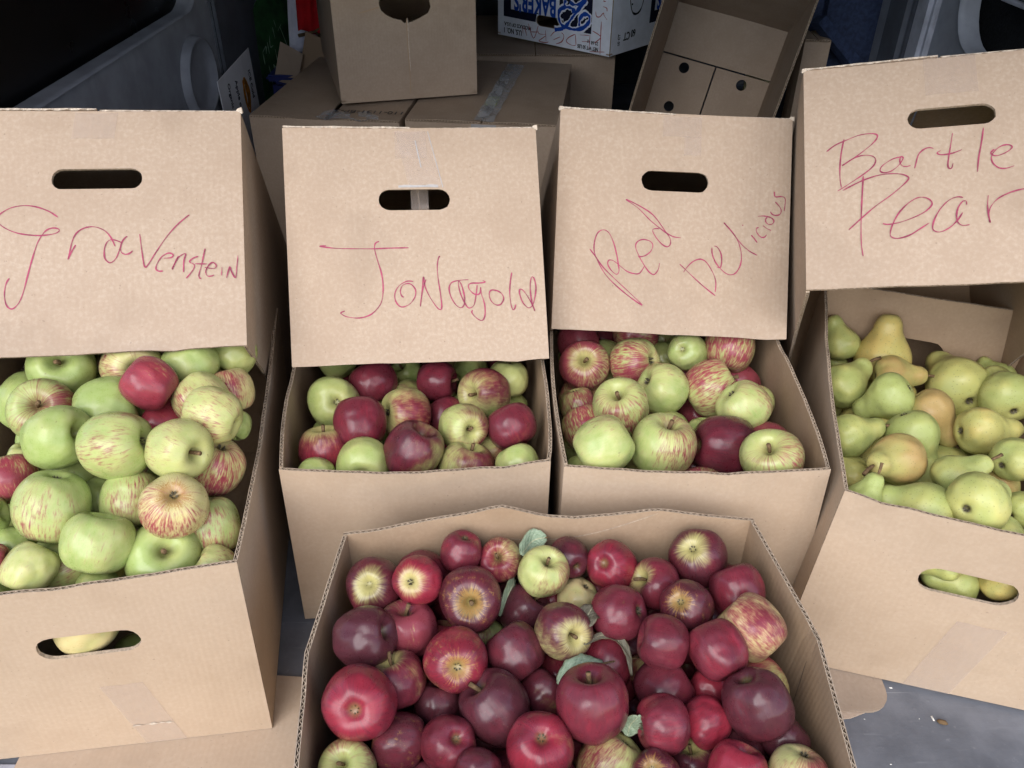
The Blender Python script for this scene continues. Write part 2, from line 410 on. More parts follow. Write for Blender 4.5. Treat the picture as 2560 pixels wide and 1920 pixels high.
BOARD = .0042
def panel(name, parent, P, W, H, mats, holes=(), rim=None, fluted=('top',), grid=.022, t=BOARD, label=None):
    """corrugated sheet: P(a, b, depth) -> local point. mats: outer, inner, edge, flute.
    fluted edges show the open corrugation; the others are closed."""
    rim = rim or (lambda a: 0.0)
    n_a = max(2, int(W / .013)); n_b = max(2, int(H / .02))
    bot = [(W * i / n_a, 0.0 if 'bottom' not in fluted else rim(W * i / n_a)) for i in range(n_a + 1)]
    tp = [(W * i / n_a, H + (rim(W * i / n_a) if 'top' in fluted else 0.0)) for i in range(n_a + 1)]
    lf = [(0.0, bot[0][1] + (tp[0][1] - bot[0][1]) * i / n_b) for i in range(1, n_b)]
    rt = [(W, bot[-1][1] + (tp[-1][1] - bot[-1][1]) * i / n_b) for i in range(1, n_b)]
    outline = bot + rt + tp[::-1] + lf[::-1]
    pts = [Vector(q) for q in outline]; edges = [(i, (i + 1) % len(outline)) for i in range(len(outline))]
    for hpoly in holes:
        s = len(pts); pts += [Vector(q) for q in hpoly]; edges += [(s + i, s + (i + 1) % len(hpoly)) for i in range(len(hpoly))]
    na, nb = int(W / grid), int(H / grid)
    for i in range(1, na):
        for j in range(1, nb):
            q = (W * i / na, H * j / nb)
            if not in_poly(q, outline): continue
            if min((q[0] - x) ** 2 + (q[1] - y) ** 2 for x, y in outline) < (grid * .4) ** 2: continue
            bad = False
            for hp in holes:
                if in_poly(q, hp) or min((q[0] - x) ** 2 + (q[1] - y) ** 2 for x, y in hp) < (grid * .3) ** 2: bad = True; break
            if not bad: pts.append(Vector(q))
    V2, E2, F2, _, _, _ = delaunay_2d_cdt(pts, edges, [], 0, 1e-6)
    verts, uvs, faces, fm = [], [], [], []
    nv = len(V2)
    for dep in (0.0, t):
        for v in V2:
            verts.append(P(v.x, v.y, dep)); uvs.append((v.x, v.y))
    for f in F2:
        cx = sum(V2[i].x for i in f) / len(f); cy = sum(V2[i].y for i in f) / len(f)
        if not in_poly((cx, cy), outline): continue
        if any(in_poly((cx, cy), hp) for hp in holes): continue
        faces.append(tuple(f)); fm.append(0)
        faces.append(tuple(i + nv for i in reversed(f))); fm.append(1)
    def strip(poly2, d0, d1, mi, closed=False, off0=0.0, off1=0.0, vy=1):
        s = len(verts)
        for (a, b_) in poly2:
            verts.append(P(a, b_ + off0 * vy, d0)); uvs.append((a, b_))
            verts.append(P(a, b_ + off1 * vy, d1)); uvs.append((a, b_ + .004))
        n = len(poly2)
        for i in range(n if closed else n - 1):
            j = (i + 1) % n
            faces.append((s + 2 * i, s + 2 * j, s + 2 * j + 1, s + 2 * i + 1)); fm.append(mi)
    for hp in holes: strip(hp, 0, t, 2, closed=True)
    side_l = [bot[0]] + lf + [tp[0]]; side_r = [bot[-1]] + rt + [tp[-1]]
    strip(side_l, 0, t, 2); strip(side_r, 0, t, 2)
    for nm, line, dr in (('bottom', bot, 1.0), ('top', tp, -1.0)):
        if nm not in fluted:
            strip(line, 0, t, 2); continue
        dn = .010 * dr; li = .0008
        strip(line, 0, li, 2); strip(line, t - li, t, 2)
        strip(line, li, li, 3, off1=dn); strip(line, t - li, t - li, 3, off1=dn)
        strip(line, li, t - li, 3, off0=dn, off1=dn)
        # sine flute
        pitch = .0066; n = max(4, int(W / pitch * 6)); fl = []
        def lin(a):
            i = min(int(a / W * n_a), n_a - 1); u = a / W * n_a - i
            return line[i][1] * (1 - u) + line[i + 1][1] * u
        s = len(verts); th = .00035; dep_lo = dn * .95
        for i in range(n + 1):
            a = W * i / n
            am = .98 - .45 * max(0, math.sin(a * 61 + W * 40)) ** 3
            mid_d = t / 2 + (t / 2 - li) * math.sin(2 * math.pi * a / pitch + .5 * math.sin(a * 45)) * am
            b0 = lin(a)
            for (dd, bb) in ((mid_d - th, b0 + dep_lo), (mid_d - th, b0 + .0004 * dr), (mid_d + th, b0 + .0004 * dr), (mid_d + th, b0 + dep_lo)):
                verts.append(P(a, bb, dd)); uvs.append((a, bb))
        for i in range(n):
            for q in range(3):
                faces.append((s + 4 * i + q, s + 4 * i + q + 1, s + 4 * i + 4 + q + 1, s + 4 * i + 4 + q)); fm.append(2)
    o = mesh_obj(name, verts, faces, [mats[0], mats[1], mats[2], mats[3]], parent, fm, False, uvs)
    if label: o['label'] = label
    return o

def bilinear_P(A, B, Cc, D, bulge=None, inward=None):
    """A,B bottom left/right, Cc,D top right/left (seen from outside). depth goes inward."""
    A, B, Cc, D = (Vector(v) for v in (A, B, Cc, D))
    W = ((B - A).length + (Cc - D).length) / 2; H = ((D - A).length + (Cc - B).length) / 2
    n = (B - A).cross(D - A).normalized()          # outward for a counter clockwise outside view
    def P(a, b, dep):
        s = a / W; q = b / H
        p = (A * (1 - s) + B * s) * (1 - q) + (D * (1 - s) + Cc * s) * q
        return p + n * ((bulge(s, q) if bulge else 0.0) - dep)
    return P, W, H

def catmull(pts, per=6):
    out = []
    n = len(pts)
    for i in range(n - 1):
        p0 = pts[max(i - 1, 0)]; p1 = pts[i]; p2 = pts[i + 1]; p3 = pts[min(i + 2, n - 1)]
        for k in range(per):
            u = k / per
            out.append(tuple(.5 * ((2 * p1[j]) + (-p0[j] + p2[j]) * u + (2 * p0[j] - 5 * p1[j] + 4 * p2[j] - p3[j]) * u * u + (-p0[j] + 3 * p1[j] - 3 * p2[j] + p3[j]) * u ** 3) for j in range(len(p1))))
    out.append(tuple(pts[-1]))
    return out

def ribbon(name, parent, strokes, P, width, mat, lift=.0005, per=6, seed=1, taper=True):
    """marker strokes laid on a panel; strokes in panel coordinates"""
    rs = random.Random(seed); verts, faces = [], []
    for si, st in enumerate(strokes):
        c = catmull(st, per); n = len(c); s = len(verts)
        lf = lift + .00006 * si
        for i, (a, b) in enumerate(c):
            q0 = c[max(i - 1, 0)]; q1 = c[min(i + 1, n - 1)]
            dx, dy = q1[0] - q0[0], q1[1] - q0[1]; L = math.hypot(dx, dy) or 1
            w = width / 2 * (1 + .30 * math.sin(i * .21 + si) + .18 * math.sin(i * .63 + 2 * si) + rs.uniform(-.12, .12))
            if taper: w *= min(1, .55 + .25 * min(i, n - 1 - i))
            verts.append(P(a - dy / L * w, b + dx / L * w, -lf)); verts.append(P(a + dy / L * w, b - dx / L * w, -lf))
        for i in range(n - 1):
            faces.append((s + 2 * i, s + 2 * i + 1, s + 2 * i + 3, s + 2 * i + 2))
    return mesh_obj(name, verts, faces, mat, parent)

def patch(name, parent, P, a0, b0, a1, b1, mat, lift=.0006, skew=0.0, na=6, nb=10, jag=0.0, seed=2):
    """a strip (tape) lying on a panel"""
    rs = random.Random(seed); verts, faces, uvs = [], [], []
    for j in range(nb + 1):
        b = b0 + (b1 - b0) * j / nb
        for i in range(na + 1):
            a = a0 + (a1 - a0) * i / na + skew * (j / nb)
            bb = b + (rs.uniform(-jag, jag) if j in (0, nb) else 0)
            verts.append(P(a, bb, -lift)); uvs.append((a, bb))
    for j in range(nb):
        for i in range(na):
            q = j * (na + 1) + i
            faces.append((q, q + 1, q + na + 2, q + na + 1))
    return mesh_obj(name, verts, faces, mat, parent, None, True, uvs)

def text_mesh(name, body, size, mat, parent, matrix, offset=0.0, align='CENTER', sx=1.0, extrude=.0003):
    cu = bpy.data.curves.new(name, 'FONT')
    cu.body = body; cu.size = size; cu.align_x = align; cu.align_y = 'CENTER'; cu.offset = offset; cu.extrude = extrude
    o = bpy.data.objects.new(name + '_tmp', cu); COL.objects.link(o)
    dg = bpy.context.evaluated_depsgraph_get()
    me = bpy.data.meshes.new_from_object(o.evaluated_get(dg))
    bpy.data.objects.remove(o); bpy.data.curves.remove(cu)
    me.name = name
    me.materials.clear(); me.materials.append(mat)
    me.transform(matrix @ Matrix.Diagonal((sx, 1, 1, 1)))
    q = bpy.data.objects.new(name, me); COL.objects.link(q); q.parent = parent
    return q

def tube(verts, faces, pts, radii, n=6):
    s0 = len(verts)
    for i, p in enumerate(pts):
        p = Vector(p)
        dirv = (Vector(pts[min(i + 1, len(pts) - 1)]) - Vector(pts[max(i - 1, 0)])).normalized()
        x = dirv.orthogonal().normalized(); y = dirv.cross(x)
        for k in range(n):
            a = 2 * math.pi * k / n
            verts.append(p + (x * math.cos(a) + y * math.sin(a)) * radii[i])
    for i in range(len(pts) - 1):
        for k in range(n):
            a = s0 + i * n + k; b = s0 + i * n + (k + 1) % n
            faces.append((a, b, b + n, a + n))
    faces.append(tuple(s0 + k for k in range(n))[::-1]); faces.append(tuple(s0 + (len(pts) - 1) * n + k for k in range(n)))

# ------------------------------------------------------------------ measured layout (metres)
BOX = {"G":[[[-0.5913,0.5161,0.0],[-0.2763,0.5593,0.0],[-0.3592,1.0679,0.0],[-0.67,1.017,0.0]],[[-0.5838,0.5112,0.2667],[-0.2711,0.569,0.2667],[-0.3493,1.073,0.2667],[-0.6655,1.0214,0.2667]]],"J":[[[-0.2712,0.7173,0.0],[0.0428,0.741,0.0],[0.0043,1.2512,0.0],[-0.3098,1.2275,0.0]],[[-0.2622,0.7082,0.2667],[0.045,0.7262,0.2667],[0.0103,1.2409,0.2667],[-0.3036,1.2169,0.2667]]],"RD":[[[0.0572,0.722,0.0],[0.3721,0.7192,0.0],[0.3766,1.2309,0.0],[0.0617,1.2337,0.0]],[[0.0598,0.7193,0.2667],[0.363,0.7164,0.2667],[0.3739,1.2298,0.2667],[0.059,1.2326,0.2667]]],"B":[[[0.3393,0.6638,0.0],[0.6435,0.5821,0.0],[0.7763,1.0762,0.0],[0.4721,1.158,0.0]],[[0.3665,0.6798,0.2667],[0.659,0.5783,0.2667],[0.7918,1.0725,0.2667],[0.4922,1.1703,0.2667]]],"F":[[[-0.172,0.352,0.0],[0.282,0.368,0.0],[0.272,0.675,0.0],[-0.18,0.65,0.0]],[[-0.172,0.335,0.235],[0.285,0.352,0.235],[0.269,0.67,0.235],[-0.1817,0.643,0.235]]]}
LID = {"G":{"o":[-0.4681,0.7814,0.374],"yaw":0.2027,"tl":0.8041,"rl":0.0572,"c":[None,[0.1621,0.2968],[0.1636,0.0017],None],"hole":[-0.0003,0.2103]},"J":{"o":[-0.1161,0.8832,0.2975],"yaw":0.1074,"tl":0.6091,"rl":0.0151,"c":[[-0.1629,0.3019],[0.1588,0.298],[0.1648,-0.0007],[-0.1624,0.0007]],"hole":[0.0016,0.209]},"RD":{"o":[0.2158,0.978,0.2856],"yaw":0.0197,"tl":0.5845,"rl":0.041,"c":[[-0.1611,0.3016],[0.1585,0.3004],[0.1637,-0.0023],[-0.162,0.0003]],"hole":[0.0009,0.2088]},"B":{"o":[0.5146,0.8504,0.4353],"yaw":-0.3529,"tl":0.8407,"rl":-0.2201,"c":[[-0.1612,0.2955],None,None,[-0.1675,-0.0035]],"hole":[0.0034,0.2117]}}
STROKES = {
 'G': [
  [[-0.0422,0.1629],[-0.0517,0.1702],[-0.0655,0.1762],[-0.0791,0.1783],[-0.0926,0.1761],[-0.1023,0.1706],[-0.107,0.1658],[-0.1081,0.1616],[-0.1043,0.156],[-0.0968,0.1502],[-0.0856,0.145],[-0.072,0.1421],[-0.0585,0.1412],[-0.0461,0.1428],[-0.0406,0.1459],[-0.0419,0.1488],[-0.0475,0.1499],[-0.0537,0.1477],[-0.0585,0.1422],[-0.0632,0.1332],[-0.0672,0.1194],[-0.0705,0.1057],[-0.0738,0.0907],[-0.077,0.0758],[-0.0809,0.0637],[-0.0861,0.0567],[-0.0903,0.0553],[-0.0946,0.0595],[-0.0969,0.0684],[-0.097,0.0779],[-0.0954,0.086],[-0.0925,0.0913]],
  [[-0.0225,0.1286],[-0.0271,0.1196],[-0.0307,0.1113],[-0.029,0.1196],[-0.0261,0.1336],[-0.0219,0.1426],[-0.0151,0.1481],[-0.0063,0.1503],[0.0025,0.1486],[0.0101,0.1439],[0.0159,0.1359],[0.0204,0.1255]],
  [[0.0273,0.13],[0.019,0.1335],[0.0127,0.1322],[0.0093,0.1255],[0.0085,0.1171],[0.0098,0.1101],[0.0149,0.1057],[0.0205,0.1097],[0.0242,0.1181],[0.0273,0.1293],[0.0304,0.1348],[0.0336,0.1376]],
  [[0.0273,0.1293],[0.0261,0.1222],[0.028,0.1172],[0.0324,0.1153],[0.0368,0.117],[0.0394,0.1197]],
  [[0.0472,0.1398],[0.0489,0.1244],[0.0508,0.1088],[0.0527,0.0996],[0.0565,0.1023],[0.0648,0.1168],[0.0777,0.1371],[0.0907,0.1526],[0.1025,0.1632]],
  [[0.0731,0.1095],[0.0815,0.11],[0.084,0.1134],[0.0789,0.1157],[0.0718,0.1117],[0.0667,0.1041],[0.0648,0.0971],[0.068,0.0937],[0.0724,0.094]],
  [[0.0898,0.1118],[0.0866,0.1048],[0.0827,0.0958],[0.0866,0.1048],[0.0917,0.1118],[0.0979,0.1144],[0.0958,0.106],[0.0952,0.0918]],
  [[0.1117,0.1109],[0.1059,0.1085],[0.102,0.1043],[0.1071,0.1006],[0.1058,0.0943],[0.098,0.084]],
  [[0.1196,0.1202],[0.1176,0.111],[0.1149,0.0983],[0.1122,0.0884],[0.1128,0.0842],[0.1147,0.0834]],
  [[0.1084,0.1016],[0.1214,0.1012]],
  [[0.1187,0.097],[0.1291,0.0952],[0.1317,0.0991],[0.1279,0.1028],[0.1233,0.0994],[0.12,0.0924],[0.1212,0.0867],[0.1251,0.0859],[0.129,0.0872]],
  [[0.1382,0.0968],[0.1374,0.0864]],
  [[0.1429,0.0829],[0.1467,0.0965],[0.1485,0.0915],[0.153,0.0831],[0.1549,0.097],[0.1565,0.1105]],
 ],
 'J': [
  [[-0.113,0.1522],[-0.1211,0.1517],[-0.1124,0.1501],[-0.0975,0.1484],[-0.0745,0.1475],[-0.0527,0.147],[-0.0363,0.1474],[-0.0089,0.1475]],
  [[-0.0458,0.1561],[-0.0497,0.1548],[-0.0519,0.1507],[-0.0515,0.1431],[-0.0486,0.1306],[-0.045,0.1167],[-0.0435,0.1029],[-0.0443,0.0891],[-0.0472,0.0781],[-0.0537,0.0694],[-0.0615,0.0634],[-0.0711,0.0603],[-0.0807,0.0599],[-0.0915,0.0619],[-0.0974,0.0652],[-0.098,0.0673],[-0.0932,0.0692]],
  [[-0.005,0.1045],[-0.0133,0.1048],[-0.0231,0.0995],[-0.029,0.09],[-0.0287,0.0803],[-0.0241,0.0735],[-0.0187,0.0724],[-0.0103,0.0763],[-0.0037,0.0851],[-0.0027,0.0934],[-0.0066,0.0997],[-0.012,0.102],[-0.019,0.0994],[-0.022,0.0926],[-0.0209,0.087],[-0.0182,0.0844]],
  [[0.0113,0.1068],[0.007,0.0945],[0.0024,0.0724],[0.0064,0.0973],[0.0083,0.1097],[0.0098,0.0972],[0.0149,0.0845],[0.0226,0.0718],[0.0273,0.0678],[0.0296,0.0716],[0.0288,0.0883],[0.0268,0.1078],[0.0265,0.1231],[0.0285,0.1334],[0.0307,0.1362]],
  [[0.0656,0.1053],[0.0544,0.1047],[0.0446,0.1024],[0.0405,0.0963],[0.0412,0.0865],[0.0463,0.0753],[0.0531,0.0695],[0.0581,0.0728],[0.0594,0.0832],[0.0563,0.0986],[0.053,0.1036],[0.0525,0.0987],[0.0545,0.0875],[0.0589,0.0763],[0.0628,0.0699],[0.0663,0.0691],[0.0713,0.0731],[0.0746,0.0869],[0.0765,0.098]],
  [[0.0837,0.1041],[0.0871,0.1019],[0.0794,0.1007],[0.0696,0.1007],[0.0653,0.0984],[0.0658,0.0935],[0.0705,0.0878],[0.076,0.0859],[0.0796,0.0882],[0.0808,0.0951],[0.0813,0.0867],[0.0846,0.0741],[0.0848,0.0615],[0.0824,0.0539],[0.0782,0.0527],[0.0721,0.057],[0.0678,0.0628],[0.0689,0.0662]],
  [[0.1068,0.0874],[0.1013,0.0906],[0.0944,0.0912],[0.0914,0.0864],[0.0931,0.078],[0.0992,0.0722],[0.1055,0.0727],[0.1096,0.0789],[0.1088,0.0845],[0.1041,0.0896],[0.0985,0.0904]],
  [[0.1223,0.1135],[0.1201,0.1038],[0.1181,0.0884],[0.1189,0.073],[0.1211,0.0653],[0.1236,0.0673],[0.1252,0.0721]],
  [[0.1495,0.063],[0.147,0.0708],[0.1404,0.0836],[0.1351,0.0907],[0.1316,0.0915],[0.1309,0.086],[0.1344,0.0747],[0.1412,0.0674],[0.147,0.0708],[0.1509,0.0819],[0.1528,0.0944],[0.1511,0.105],[0.1484,0.1075],[0.1461,0.1016],[0.1452,0.0905],[0.1464,0.075],[0.1495,0.063]],
 ],
 'RD': [
  [[-0.114,0.1122],[-0.1059,0.1024],[-0.0942,0.0876],[-0.0782,0.073],[-0.0609,0.0584],[-0.0384,0.0387],[-0.052,0.0462],[-0.0721,0.0607],[-0.0896,0.0767],[-0.1014,0.0943],[-0.1076,0.1093],[-0.1075,0.1232],[-0.1037,0.1344],[-0.0962,0.1388],[-0.0884,0.135],[-0.0817,0.1228],[-0.0769,0.1077],[-0.0734,0.0912],[-0.0724,0.0829],[-0.0757,0.0789],[-0.0829,0.0839],[-0.0881,0.092],[-0.0869,0.0976],[-0.0806,0.0972],[-0.072,0.0913],[-0.0619,0.084],[-0.052,0.081],[-0.0437,0.082],[-0.0371,0.0926]],
  [[-0.0467,0.1041],[-0.0377,0.1058],[-0.0296,0.1124],[-0.0271,0.1208],[-0.0316,0.1262],[-0.0414,0.1279],[-0.0489,0.1241],[-0.0507,0.1171],[-0.0461,0.1062],[-0.0386,0.094],[-0.0312,0.0845],[-0.0241,0.0809],[-0.0187,0.0871],[-0.0166,0.0969]],
  [[-0.019,0.1433],[-0.0239,0.1435],[-0.0283,0.1409],[-0.0234,0.132],[-0.0146,0.1227],[-0.0068,0.1195],[-0.0028,0.1238],[-0.0038,0.1314],[-0.0098,0.1395],[-0.0274,0.161],[-0.0461,0.1727],[-0.0666,0.1815],[-0.0487,0.1698],[-0.0313,0.1539],[-0.014,0.1414],[-0.004,0.1356],[0.0031,0.1331],[0.0115,0.1327]],
  [[0.0112,0.0966],[0.0189,0.09],[0.0305,0.08],[0.0451,0.0681],[0.0622,0.0559]],
  [[0.017,0.0857],[0.0203,0.0914],[0.0283,0.1001],[0.0379,0.1046],[0.0464,0.1022],[0.0538,0.0934],[0.0599,0.0825],[0.0624,0.0729],[0.0619,0.061]],
  [[0.0628,0.0952],[0.0677,0.0947],[0.0694,0.1038],[0.0675,0.1148],[0.0623,0.1223],[0.0581,0.1235]],
  [[0.0551,0.1213],[0.0557,0.113],[0.0604,0.102],[0.0678,0.0933],[0.0765,0.0867],[0.0843,0.0856],[0.0904,0.0893],[0.0956,0.0992],[0.0967,0.1118],[0.0937,0.1256],[0.0883,0.1365],[0.0794,0.1472],[0.0706,0.1559],[0.0839,0.1419],[0.0957,0.1284],[0.1073,0.1192],[0.1188,0.1138]],
  [[0.1094,0.1408],[0.1142,0.1361],[0.1183,0.131]],
  [[0.0962,0.1537],[0.0979,0.1537]],
  [[0.1198,0.1519],[0.1164,0.1501],[0.1174,0.1446],[0.1225,0.1392],[0.1275,0.1387],[0.1312,0.1424]],
  [[0.1256,0.1546],[0.1318,0.1507],[0.1371,0.1486]],
  [[0.1178,0.1668],[0.1261,0.1678],[0.136,0.1662],[0.1407,0.1622],[0.1392,0.158],[0.1344,0.1566],[0.13,0.159],[0.1289,0.1631],[0.1311,0.166]],
  [[0.1352,0.1742],[0.1386,0.1704],[0.1443,0.1695],[0.1491,0.1715],[0.1507,0.1765],[0.1479,0.1819],[0.142,0.1879]],
  [[0.14,0.2017],[0.1417,0.1948],[0.1487,0.1955],[0.1543,0.1946],[0.1562,0.1899],[0.1549,0.1759]],
 ],
 'B': [
  [[-0.1205,0.1926],[-0.1239,0.176],[-0.126,0.1581],[-0.1265,0.1403],[-0.1252,0.1269]],
  [[-0.1414,0.1776],[-0.1306,0.1856],[-0.1173,0.191],[-0.1029,0.196],[-0.0898,0.1969],[-0.0824,0.1946],[-0.0826,0.1894],[-0.0884,0.1822],[-0.0996,0.1728],[-0.1119,0.1641],[-0.1236,0.1564],[-0.1097,0.1652],[-0.0988,0.1679],[-0.0892,0.1662],[-0.0849,0.1607],[-0.0877,0.1527],[-0.0966,0.1445],[-0.1099,0.1353],[-0.1221,0.1273],[-0.1297,0.1227]],
  [[-0.0564,0.1617],[-0.065,0.1598],[-0.0737,0.1548],[-0.0793,0.1495],[-0.0801,0.1445],[-0.0755,0.1421],[-0.068,0.1436],[-0.0603,0.1494],[-0.0551,0.1566],[-0.0539,0.1603],[-0.0564,0.1617],[-0.0578,0.1555],[-0.0555,0.1497],[-0.0509,0.1481],[-0.0461,0.149]],
  [[-0.0383,0.1572],[-0.0417,0.1449],[-0.0396,0.1529],[-0.0364,0.1627],[-0.0308,0.1686],[-0.0244,0.171],[-0.0193,0.1692]],
  [[0.0029,0.1879],[0.0001,0.1736],[-0.0031,0.1576],[-0.0049,0.1453],[-0.0032,0.141],[-0.0005,0.1424],[0.0009,0.1479]],
  [[-0.0113,0.166],[-0.0158,0.1626],[-0.0106,0.16],[0.0008,0.161],[0.0118,0.1649]],
  [[0.0373,0.1919],[0.0338,0.1734],[0.0292,0.1526],[0.0266,0.1343]],
  [[0.0466,0.1624],[0.0427,0.1577],[0.0469,0.1539],[0.054,0.155],[0.0623,0.1593],[0.0662,0.1639],[0.063,0.167],[0.056,0.1666],[0.0485,0.1616],[0.0434,0.154],[0.0437,0.1453],[0.0496,0.1381],[0.0575,0.1367],[0.0666,0.1393]],
  [[0.0794,0.1665],[0.0866,0.1647],[0.0987,0.168]],
  [[0.0925,0.1858],[0.0887,0.1664],[0.0853,0.1446],[0.0874,0.1408],[0.0905,0.143]],
  [[0.1045,0.1663],[0.1182,0.1676]],
  [[0.1132,0.1865],[0.1092,0.1647],[0.1063,0.1442],[0.1099,0.1415]],
  [[-0.1239,0.1226],[-0.1135,0.128],[-0.1004,0.134],[-0.0852,0.1386],[-0.0703,0.14],[-0.0578,0.1385],[-0.0506,0.1349],[-0.0493,0.131],[-0.0566,0.1228],[-0.0708,0.1107],[-0.0872,0.0988],[-0.1016,0.0861],[-0.1182,0.0704]],
  [[-0.0999,0.1396],[-0.1016,0.1184],[-0.1033,0.0936],[-0.1045,0.069],[-0.1045,0.0508],[-0.1031,0.0356]],
  [[-0.08,0.0756],[-0.0739,0.0741],[-0.0613,0.0758],[-0.0456,0.081],[-0.0329,0.0875],[-0.0252,0.0956],[-0.0268,0.1018],[-0.0337,0.1059],[-0.042,0.1052],[-0.0528,0.0979],[-0.0628,0.0863],[-0.0698,0.072],[-0.0723,0.0613],[-0.0696,0.0569],[-0.0625,0.0557],[-0.051,0.0589],[-0.0393,0.0661],[-0.0292,0.0728]],
  [[0.0088,0.1023],[0.0028,0.1036],[-0.0066,0.0999],[-0.0164,0.0896],[-0.0234,0.0767],[-0.0259,0.066],[-0.0224,0.0613],[-0.0153,0.0613],[-0.0059,0.0667],[0.0017,0.0747],[0.0074,0.0834]],
  [[0.0121,0.0927],[0.0119,0.0975],[0.0079,0.0972],[0.0028,0.0896],[0.0006,0.0801],[0.0015,0.0717],[0.0062,0.0673],[0.0137,0.0677]],
  [[0.0359,0.1033],[0.0344,0.0913],[0.0344,0.0794],[0.0356,0.0692],[0.0349,0.0793],[0.0377,0.0887],[0.0453,0.0978],[0.0557,0.1038],[0.0658,0.1073],[0.075,0.1091],[0.0817,0.1099]],
 ],
}
LEAVES = {"A":[[0.0409,0.6462,0.2267],[0.0248,0.644,0.2238],[0.0107,0.6193,0.2275]],"B":[[0.0045,0.6123,0.2011],[-0.0018,0.5845,0.2033],[-0.01,0.5723,0.1831]],"C":[[0.1293,0.5252,0.1812],[0.0896,0.5012,0.2036],[0.0664,0.488,0.2099],[0.0446,0.4829,0.1996]],"D":[[0.0717,0.5089,0.2219],[0.0896,0.527,0.2127],[0.1053,0.5227,0.2122],[0.1149,0.5105,0.2038],[0.118,0.4954,0.1933]],"E":[[0.0821,0.5499,0.2279],[0.0752,0.534,0.2309],[0.076,0.5223,0.2305]],"F":[[0.1147,0.4349,0.2203],[0.11,0.4392,0.1982],[0.1064,0.4318,0.193]]}
